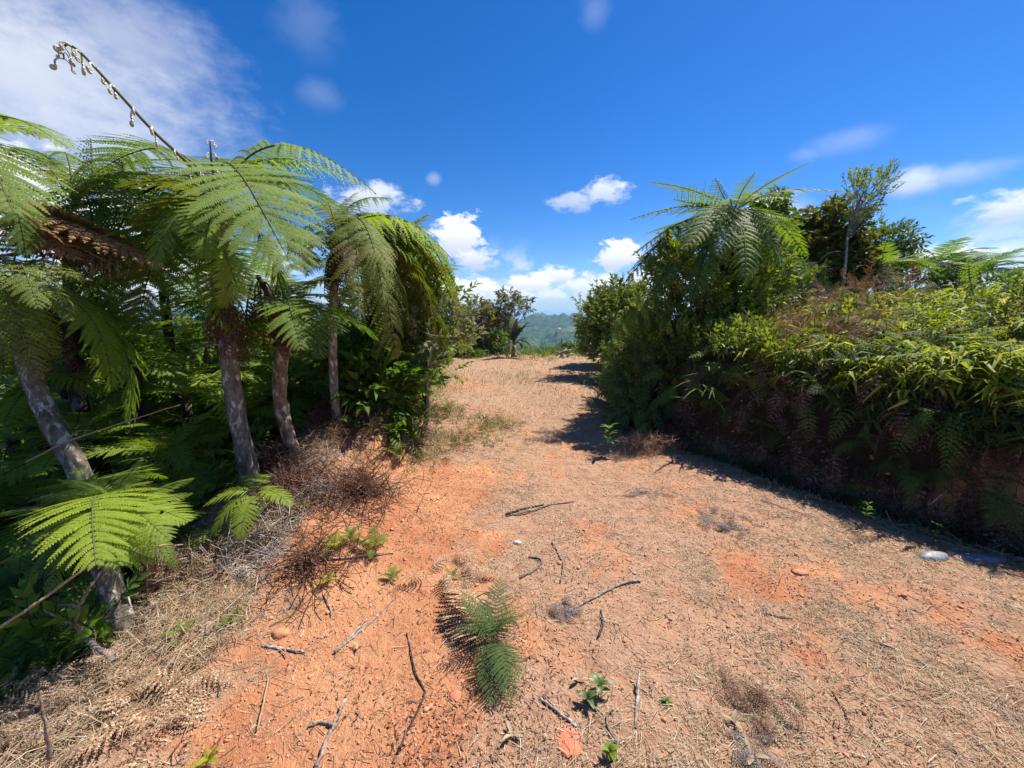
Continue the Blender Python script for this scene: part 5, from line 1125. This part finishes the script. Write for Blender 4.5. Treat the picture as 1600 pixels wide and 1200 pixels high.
stick('curled dry root next to the upright stick', [(1004, 1081), (1012, 1084), (1018, 1080), (1014, 1074)], .005, .004, M_BARK)
stick('curving half-buried twig above the small weed', [(968, 1168), (952, 1145), (948, 1122), (960, 1112)], .006, .006, M_BARK)
stick('long white peeled bark strip at the bottom of the picture', [(495, 1199), (510, 1160), (525, 1130), (540, 1095)], .012, .008, M_BARKGREY, bump=.3)
stick('short white bark piece crossing the long peeled strip', [(480, 1140), (500, 1133), (520, 1135)], .006, .009, M_BARKGREY, bump=.3)
stick('dark cracked root running down the track beside the bark strip', [(622, 1180), (640, 1140), (655, 1110), (665, 1085)], .007, .006, M_BARKDK)
stick('thin dark root line rising from the cracked root', [(665, 1085), (648, 1050), (640, 1010), (635, 992)], .005, .004, M_BARKDK)
stick('long grey branch lying along the top of the grey litter', [(400, 915), (440, 890), (500, 878), (570, 871), (615, 866)], .011, .007, M_BARKGREY)
stick('weathered forked branch lying by the orange clod', [(410, 1012), (440, 1016), (475, 1022)], .010, .007, M_BARKGREY, forks=[[(418, 1008), (440, 1020), (448, 1030)]])
stick('thin straight stalk lying on the straw below the orange clod', [(402, 1145), (412, 1100), (420, 1062)], .005, .004, M_STRAW)
stick('bent stick on the straw near the long grey branch', [(392, 975), (420, 950), (450, 922)], .007, .005, M_BARKGREY)
stick('short stick under the bent stick', [(505, 930), (515, 950), (518, 965)], .006, .004, M_BARKGREY)
stick('thin red-brown stem leaning over the green fern', [(730, 950, .02), (770, 960, .12), (812, 990, .02)], .005, .004, M_BARK)
stick('thin pale stalk at the sunlit edge of the bank shadow', [(1190, 782), (1225, 795), (1280, 812)], .007, .004, M_BARKGREY)
stick('small brown stick far out on the sunny side of the track', [(1196, 960), (1215, 966), (1238, 968)], .009, .005, M_BARK)
stick('dark bent twig lower on the sunny side of the track', [(1300, 1085), (1315, 1110), (1330, 1140)], .006, .004, M_BARKDK)
stick('short twig near the dark bent twig on the sunny side', [(1375, 1010), (1390, 1014), (1400, 1020)], .006, .004, M_BARKDK)
stick('looped dry root sticking up by the grey stone', [(1562, 872), (1572, 858, .05), (1592, 858, .05), (1600, 872)], .007, .006, M_BARKGREY)
stick('dark crooked root along the middle of the track, below the long stick', [(935, 1000), (942, 975), (938, 955)], .009, .006, M_BARKDK)
def stick3(lab, pts, r0, r1, m, name='branch', cat='branch', forks=(), leaves=()):
    P = np.array([at(*p) for p in pts]); T_ = empty(name, P[0], lab, cat)
    for j, (Q_, a, b) in enumerate([(P, r0, r1)] + [(np.array([at(*p) for p in f]), r0 * .6, r1 * .6) for f in forks]):
        g = Geo(); S_ = smooth_path(Q_, 22); S_ = S_ + RNG.normal(0, a * .2, S_.shape); tube(g, S_ - np.array(T_.location), [a, (a + b) / 2, b], 6, 0, .08); link('stem' if j == 0 else 'side_twig', g.mesh('branch_stem', [m], True), T_)
    for (u, v, Yd, L) in leaves:
        g = Geo(); leaf_big(g, np.zeros(3), np.array([RNG.normal(), -.6, .2]), np.array([0, -.7, 1.]), L, L * .75, .1, 0, 5); link('leaf', g.mesh('leaf', [M_SHRUB]), T_, Matrix.Translation(Vector(at(u, v, Yd) - np.array(T_.location))))
    return T_
stick3('long arching dead frond stalk crossing in front of the low trunks', [(-30, 1000, 1.35), (60, 940, 1.45), (160, 872, 1.6), (220, 855, 1.7), (285, 851, 1.9)], .006, .004, M_STRAW)
stick3('dry leaning twig across the leaning trunks', [(40, 722, 2.2), (110, 688, 2.2), (200, 658, 2.25), (282, 632, 2.3)], .006, .0025, M_STRAW, forks=[[(100, 692, 2.2), (120, 675, 2.2), (140, 672, 2.2)], [(200, 658, 2.25), (207, 668, 2.2), (215, 645, 2.2)]])
stick3('bare white forked branch with two round green leaves in front of the dark hollow', [(178, 1032, 1.55), (150, 1010, 1.57), (125, 990, 1.6), (118, 965, 1.6), (128, 940, 1.6), (140, 920, 1.6), (158, 893, 1.6)], .012, .004, M_BARKGREY,
       forks=[[(118, 977, 1.6), (100, 970, 1.6), (85, 962, 1.6), (68, 952, 1.6)], [(124, 950, 1.6), (112, 945, 1.6), (92, 945, 1.6)]], leaves=[(112, 957, 1.55, .05), (143, 990, 1.5, .05), (128, 952, 1.55, .045), (122, 998, 1.5, .04)])
stick3('thin bare twig running level from the white branch to the litter', [(85, 977, 1.75), (150, 975, 1.75), (220, 955, 1.8), (300, 925, 1.9)], .004, .002, M_BARK, forks=[[(150, 975, 1.75), (190, 950, 1.8), (210, 945, 1.8)], [(220, 955, 1.8), (240, 980, 1.8)]])
stick3('upright dead stalk in the straw at the bottom corner', [(78, 1185, .98), (70, 1130, .98), (62, 1080, 1.0)], .006, .003, M_BARK)
stick3('slanting dead stalk in the straw by the low trunks', [(340, 1090, 1.3), (342, 1065, 1.3), (345, 1040, 1.35)], .003, .002, M_BARK)
stick3('curved bare stem hanging on the shaded bank face', [(1420, 560, 3.3), (1440, 600, 3.3), (1432, 660, 3.25), (1425, 720, 3.2)], .005, .004, M_BARK)
stick3('leafless stem slanting over the bare soil of the bank', [(1450, 790, 2.9), (1480, 765, 2.95), (1520, 720, 3.1)], .006, .003, M_BARKGREY)

# ------------------------------------------------------------------ plants on the track
G1 = ground(772, 1015); T_ = empty('fern', G1, 'lone green fern growing out of the bare orange soil', 'fern')
for (du, dv, h_, fi, L) in [(-60, 15, .16, 2, 1), (-50, -50, .14, 1, 1), (15, 80, .05, 2, 1), (40, 60, .06, 1, 1), (-5, 95, .03, 1, 1), (28, 92, .03, 2, 1), (-35, -15, .2, 2, 1), (50, -10, .16, 2, 1), (10, -70, .16, 1, 1), (-20, 75, .05, 2, 1), (35, -35, .12, 2, 1)]:
    e_ = ground(772 + du, 1015 + dv) + np.array([0, 0, h_]); frond(T_, FR_LACE[fi - 1], G1, e_, (M_FERN_DEEP, M_STEM), RNG.normal(0, .15))
frond(T_, FR_MD[1], G1, ground(700, 925) + np.array([0, 0, .03]), (M_DRYFERN, M_STRAW), .3, 'dead_frond'); frond(T_, FR_MD[0], G1, ground(690, 960) + np.array([0, 0, .02]), (M_DRYFERN, M_STRAW), 0, 'dead_frond')
def seedling(lab, u, v, n, L, W, m, seed, stem=.03, name='seedling', cat='seedling', tiers=1):
    p = ground(u, v); T_ = empty(name, p, lab, cat); q = np.random.default_rng(seed)
    g = Geo(); tube(g, [(0, 0, 0), (.003, .002, stem * .6), (0, 0, stem)], [.003, .002], 5); link('stem', g.mesh('seedling_stem', [M_STEM]), T_)
    for k in range(n):
        a = k * 2.4 + q.uniform(-.3, .3); e = q.uniform(.2, .9); z = stem * (1 - .75 * (k // 5) / max(1, n // 5))
        g = Geo(); leaf_big(g, np.array([0, 0, z]), np.array([math.cos(a) * math.cos(e), math.sin(a) * math.cos(e), math.sin(e)]), np.array([-.3 * math.cos(a), -.3 * math.sin(a), 1.]), L * q.uniform(.7, 1.1), W, .25, 0, 5, .3)
        link('leaf', g.mesh('seedling_leaf', [m]), T_)
seedling('dark seedling with broad paddle leaves, left one of its pair beside the curled dead leaf', 918, 1102, 6, .060, .026, M_BROAD, 1, .03)
seedling('taller dark seedling with broad paddle leaves next to the first', 936, 1086, 6, .060, .026, M_BROAD, 2, .05)
seedling('tiny fern-like green weed on the bare soil beyond the upright stick', 1040, 1102, 10, .03, .010, M_FERN_DK, 3, .02, 'weed', 'weed')
seedling('light green weed at the bottom of the picture by the buried twig', 952, 1186, 12, .042, .014, M_FERN, 4, .03, 'weed', 'weed')
seedling('slim green sprout at the edge of the bank shadow, in the weeds', 1350, 820, 16, .06, .014, M_SHRUB, 5, .16, 'weed', 'weed')
seedling('slim green sprout by the grey stone', 1458, 850, 14, .05, .014, M_SHRUB, 6, .14, 'weed', 'weed')
seedling('light green leafy sprout standing at the corner of the shade', 950, 712, 16, .13, .04, M_SHRUB, 7, .32, 'weed', 'weed')
seedling('second leafy sprout in the shade behind the brown tuft', 1065, 690, 12, .12, .04, M_STAG_DK, 8, .25, 'weed', 'weed')
for k, (u, v, L, m, lab) in enumerate([(520, 862, .16, M_STAG, 'yellow green small fern on the grey branch'), (585, 860, .22, M_FERN, 'dark green small fern drooping at the end of the grey branch'), (548, 850, .18, M_FERN, 'fresh green small fern between the yellow and the dark one'),
        (512, 915, .10, M_STAG, 'tiny yellowish fern below the grey branch'), (615, 905, .11, M_FERN, 'small light fern at the left border of the bare soil'), (325, 1195, .08, M_STAG, 'yellow leaf sprig at the bottom edge in the straw'), (280, 1000, .14, M_FERN_OL, 'half dry fern sprig beside the low trunk foot'), (430, 790, .2, M_FERN, 'lime sprig in the dead stems by the bent trunk'),
        (705, 905, .09, M_FERN_OL, 'olive tuft above the lone green fern'), (745, 1010, .05, M_FERN_OL, 'tiny olive tuft against the lone green fern'), (400, 720, .35, M_FERN_DK, 'dark fern tuft at the root of the bent trunk'), (620, 715, .3, M_FERN, 'green fern tuft behind the dead fern mound'), (470, 800, .14, M_STAG, 'small yellow sprig in the heap of grey stems'),
        (360, 980, .12, M_FERN_OL, 'half dry fern sprig in the straw above the weathered branch'), (700, 640, .3, M_FERN_OL, 'olive fern tuft at the border of the clearing')]):
    p = ground(u, v); fern_plant((p[0], p[1], p[2] + .01), L * .75, 6, (m, M_STEM), FR_MD, lab, None, 950 + k, 'small_fern', (.1, 1.0))
# curled dead leaves
for k, (u, v, L, lab) in enumerate([(905, 1062, .05, 'curled dry leaf above the dark seedlings'), (1148, 1130, .05, 'dry leaf at the border of the dark dead fern'), (800, 1150, .05, 'bleached curled leaf below the lone green fern'), (560, 1010, .04, 'bleached leaf fragment beside the shredded stick'), (1175, 1185, .06, 'long dry leaf at the bottom edge')]):
    p = ground(u, v, .012); T_ = tag(link('dead_leaf', None) if False else empty('dead_leaf', p, lab, 'leaf'), lab)
    for j in range(3):
        g = Geo(); a = k + j * 1.9; leaf_big(g, np.zeros(3), np.array([math.cos(a), math.sin(a), .25]), np.array([0, .2, 1.]), L, L * .35, -.2, 0, 4, .6); link('leaf_piece', g.mesh('dead_leaf_piece', [M_STRAW]), T_)
# flattened dark dead ferns
def flat_dead(lab, u, v, w, h, n, seed, mats=(M_DRYRED, M_BARKDK), L=.14, name='dead_fern', cat='dead fern'):
    p = ground(u, v); T_ = empty(name, p, lab, cat); q = np.random.default_rng(seed)
    for k in range(n):
        b_ = ground(u + q.normal(0, w), v + q.normal(0, h)) + np.array([0, 0, .012]); a = q.uniform(0, 6.28)
        e_ = b_ + L * q.uniform(.6, 1.2) * np.array([math.cos(a), math.sin(a), 0]); e_[2] = float(H(e_[0], e_[1])) + .02; frond(T_, FR_LO[k % 2], b_, e_, mats, q.normal(0, .2), 'dead_frond')
M_ASH = dry_mat('ash_grey', (.10, .085, .08), (.20, .17, .155), (.32, .28, .25))
flat_dead('blackened flattened dead fern pressed into the soil at the bottom', 1180, 1110, 22, 25, 16, 1, (M_DRYRED, M_BARKDK), .12)
flat_dead('grey flattened remains under the blackened dead fern', 1165, 1175, 15, 15, 9, 2, (M_ASH, M_BARKDK), .10)
flat_dead('small heap of grey dead leaves on the sunny side of the track', 1115, 815, 18, 5, 12, 3, (M_ASH, M_BARKDK), .15)
flat_dead('second small heap of grey dead leaves, lower in the sun', 1145, 825, 12, 4, 9, 4, (M_ASH, M_BARKDK), .15)
flat_dead('thin grey heap beyond the others near the bank', 1020, 775, 12, 3, 7, 5, (M_ASH, M_BARKDK), .15)
flat_dead('grey leaf scraps around the lower end of the long pale stick', 875, 960, 22, 9, 14, 6, (M_ASH, M_BARKDK), .09)
flat_dead('tan dead fern lying flat above the lone green fern', 715, 905, 26, 14, 12, 7, (M_DRYFERN, M_STRAW), .2)
flat_dead('tan dead fern mat on the straw at the bottom corner', 190, 1150, 40, 25, 18, 8, (M_DRYFERN, M_STRAW), .22)
flat_dead('pale dead fern lying against the foot of the low trunk', 300, 1060, 25, 15, 12, 9, (M_DRYFERN, M_STRAW), .2)
flat_dead('white bleached dead frond on the grey heap beside the lime fern', 392, 885, 5, 5, 4, 10, (M_DRYGREY, M_STRAW), .22)
# ------------------------------------------------------------------ stones and clods
def rock(lab, u, v, sx, sy, sz, m, seed, name='stone', cat='stone', sink=.3, az_=0.):
    q = np.random.default_rng(seed); p = ground(u, v); nu, nv = 14, 8; th_ = np.linspace(0, 2 * np.pi, nu, endpoint=False); ph = np.linspace(-1.4, 1.4, nv)
    V = np.array([[math.cos(f) * math.cos(a), math.cos(f) * math.sin(a), math.sin(f)] for f in ph for a in th_]); V = V * (1 + .25 * (vnoise(V[:, 0] * 2 + seed, V[:, 1] * 2 + V[:, 2] * 3, seed) - .5)[:, None] + .05 * q.normal(size=(len(V), 1)))
    V = V * [sx, sy, sz]; c_, s_ = math.cos(az_), math.sin(az_); V = np.column_stack([V[:, 0] * c_ - V[:, 1] * s_, V[:, 0] * s_ + V[:, 1] * c_, V[:, 2] + sz * (1 - sink * 2)])
    Q = [(j * nu + i, j * nu + (i + 1) % nu, (j + 1) * nu + (i + 1) % nu, (j + 1) * nu + i) for j in range(nv - 1) for i in range(nu)]
    T3 = [(0, (i + 1) % nu, i) for i in range(1, nu - 1)]; k = (nv - 1) * nu; T3 += [(k, k + i, k + (i + 1) % nu) for i in range(1, nu - 1)]
    g = Geo(); g.add(V, Q, T3); o = link(name, g.mesh(name, [m], True)); o.location = [float(a) for a in p]; tag(o, lab, cat); return o
def stone_mat(nm, a, b, rough=.9):
    m, t = mat(nm); gn = t.node('ShaderNodeNewGeometry'); n_ = t.noise(gn.outputs['Position'], 30, 5, .65); n2_ = t.noise(gn.outputs['Position'], 110, 3, .6)
    b_ = t.node('ShaderNodeBsdfPrincipled', ins={'Base Color': t.mix(t.maprange(n_, .35, .65), a, b), 'Roughness': rough}); bp = t.node('ShaderNodeBump', ins={'Strength': .8, 'Distance': .006, 'Height': t.math('ADD', n_, t.math('MULTIPLY', n2_, .4))}); t.l.new(bp.outputs[0], b_.inputs['Normal']); out(t, b_.outputs[0]); return m
MS_G, MS_W, MS_O, MS_R = stone_mat('grey_stone', (.12, .12, .125), (.24, .25, .27), .5), stone_mat('white_stone', (.45, .41, .36), (.66, .62, .56)), stone_mat('orange_clod', (.40, .15, .07), (.55, .26, .13)), stone_mat('red_clod', (.48, .14, .07), (.56, .20, .10))
rock('flat smooth grey stone half sunk at the foot of the bank', 1458, 872, .11, .05, .03, MS_G, 1, az_=.2)
rock('longer flat grey slab running from the smooth stone toward the frame edge', 1525, 874, .20, .05, .022, MS_G, 9, az_=-.1)
rock('small white stone on the track between the mounds and the forked twig', 808, 850, .028, .022, .018, MS_W, 2)
rock('rounded orange clod in the grey litter', 439, 992, .05, .035, .026, MS_O, 3, 'soil_clod', 'clod', .4)
rock('flat brick red lump of soil at the bottom of the track', 888, 1160, .055, .075, .014, MS_R, 4, 'soil_clod', 'clod')
rock('small brick red lump in the straw up the track', 982, 876, .018, .02, .010, MS_R, 5, 'soil_clod', 'clod')
rock('reddish lump near the lone green fern', 712, 1090, .03, .03, .014, MS_R, 6, 'soil_clod', 'clod')
rock('pale orange lump beside the curved root', 760, 905, .028, .022, .012, MS_O, 7, 'soil_clod', 'clod')
rock('orange lump on the sunny side of the track', 1250, 895, .05, .03, .014, MS_O, 8, 'soil_clod', 'clod')

# look-alikes that got the same words: say which by how far off they stand
by_ = {}
for o in COL.objects:
    if o.get('category') and o.get('group'): by_.setdefault((o['label'], o['group']), []).append(o)
for (lab, grp), L_ in by_.items():
    if len(L_) < 2 or len(L_) > 8: continue
    L_.sort(key=lambda o: o.location.y)
    w_ = {2: ['nearer', 'farther'], 3: ['nearest', 'middle', 'farthest'], 4: ['nearest', 'second', 'third', 'farthest'], 5: ['nearest', 'second', 'third', 'fourth', 'farthest']}.get(len(L_)) or (['nearest', 'second', 'third', 'fourth', 'fifth', 'sixth', 'seventh'][:len(L_) - 1] + ['farthest'])
    for o, w in zip(L_, w_): o['label'] = f'{w} {lab}'
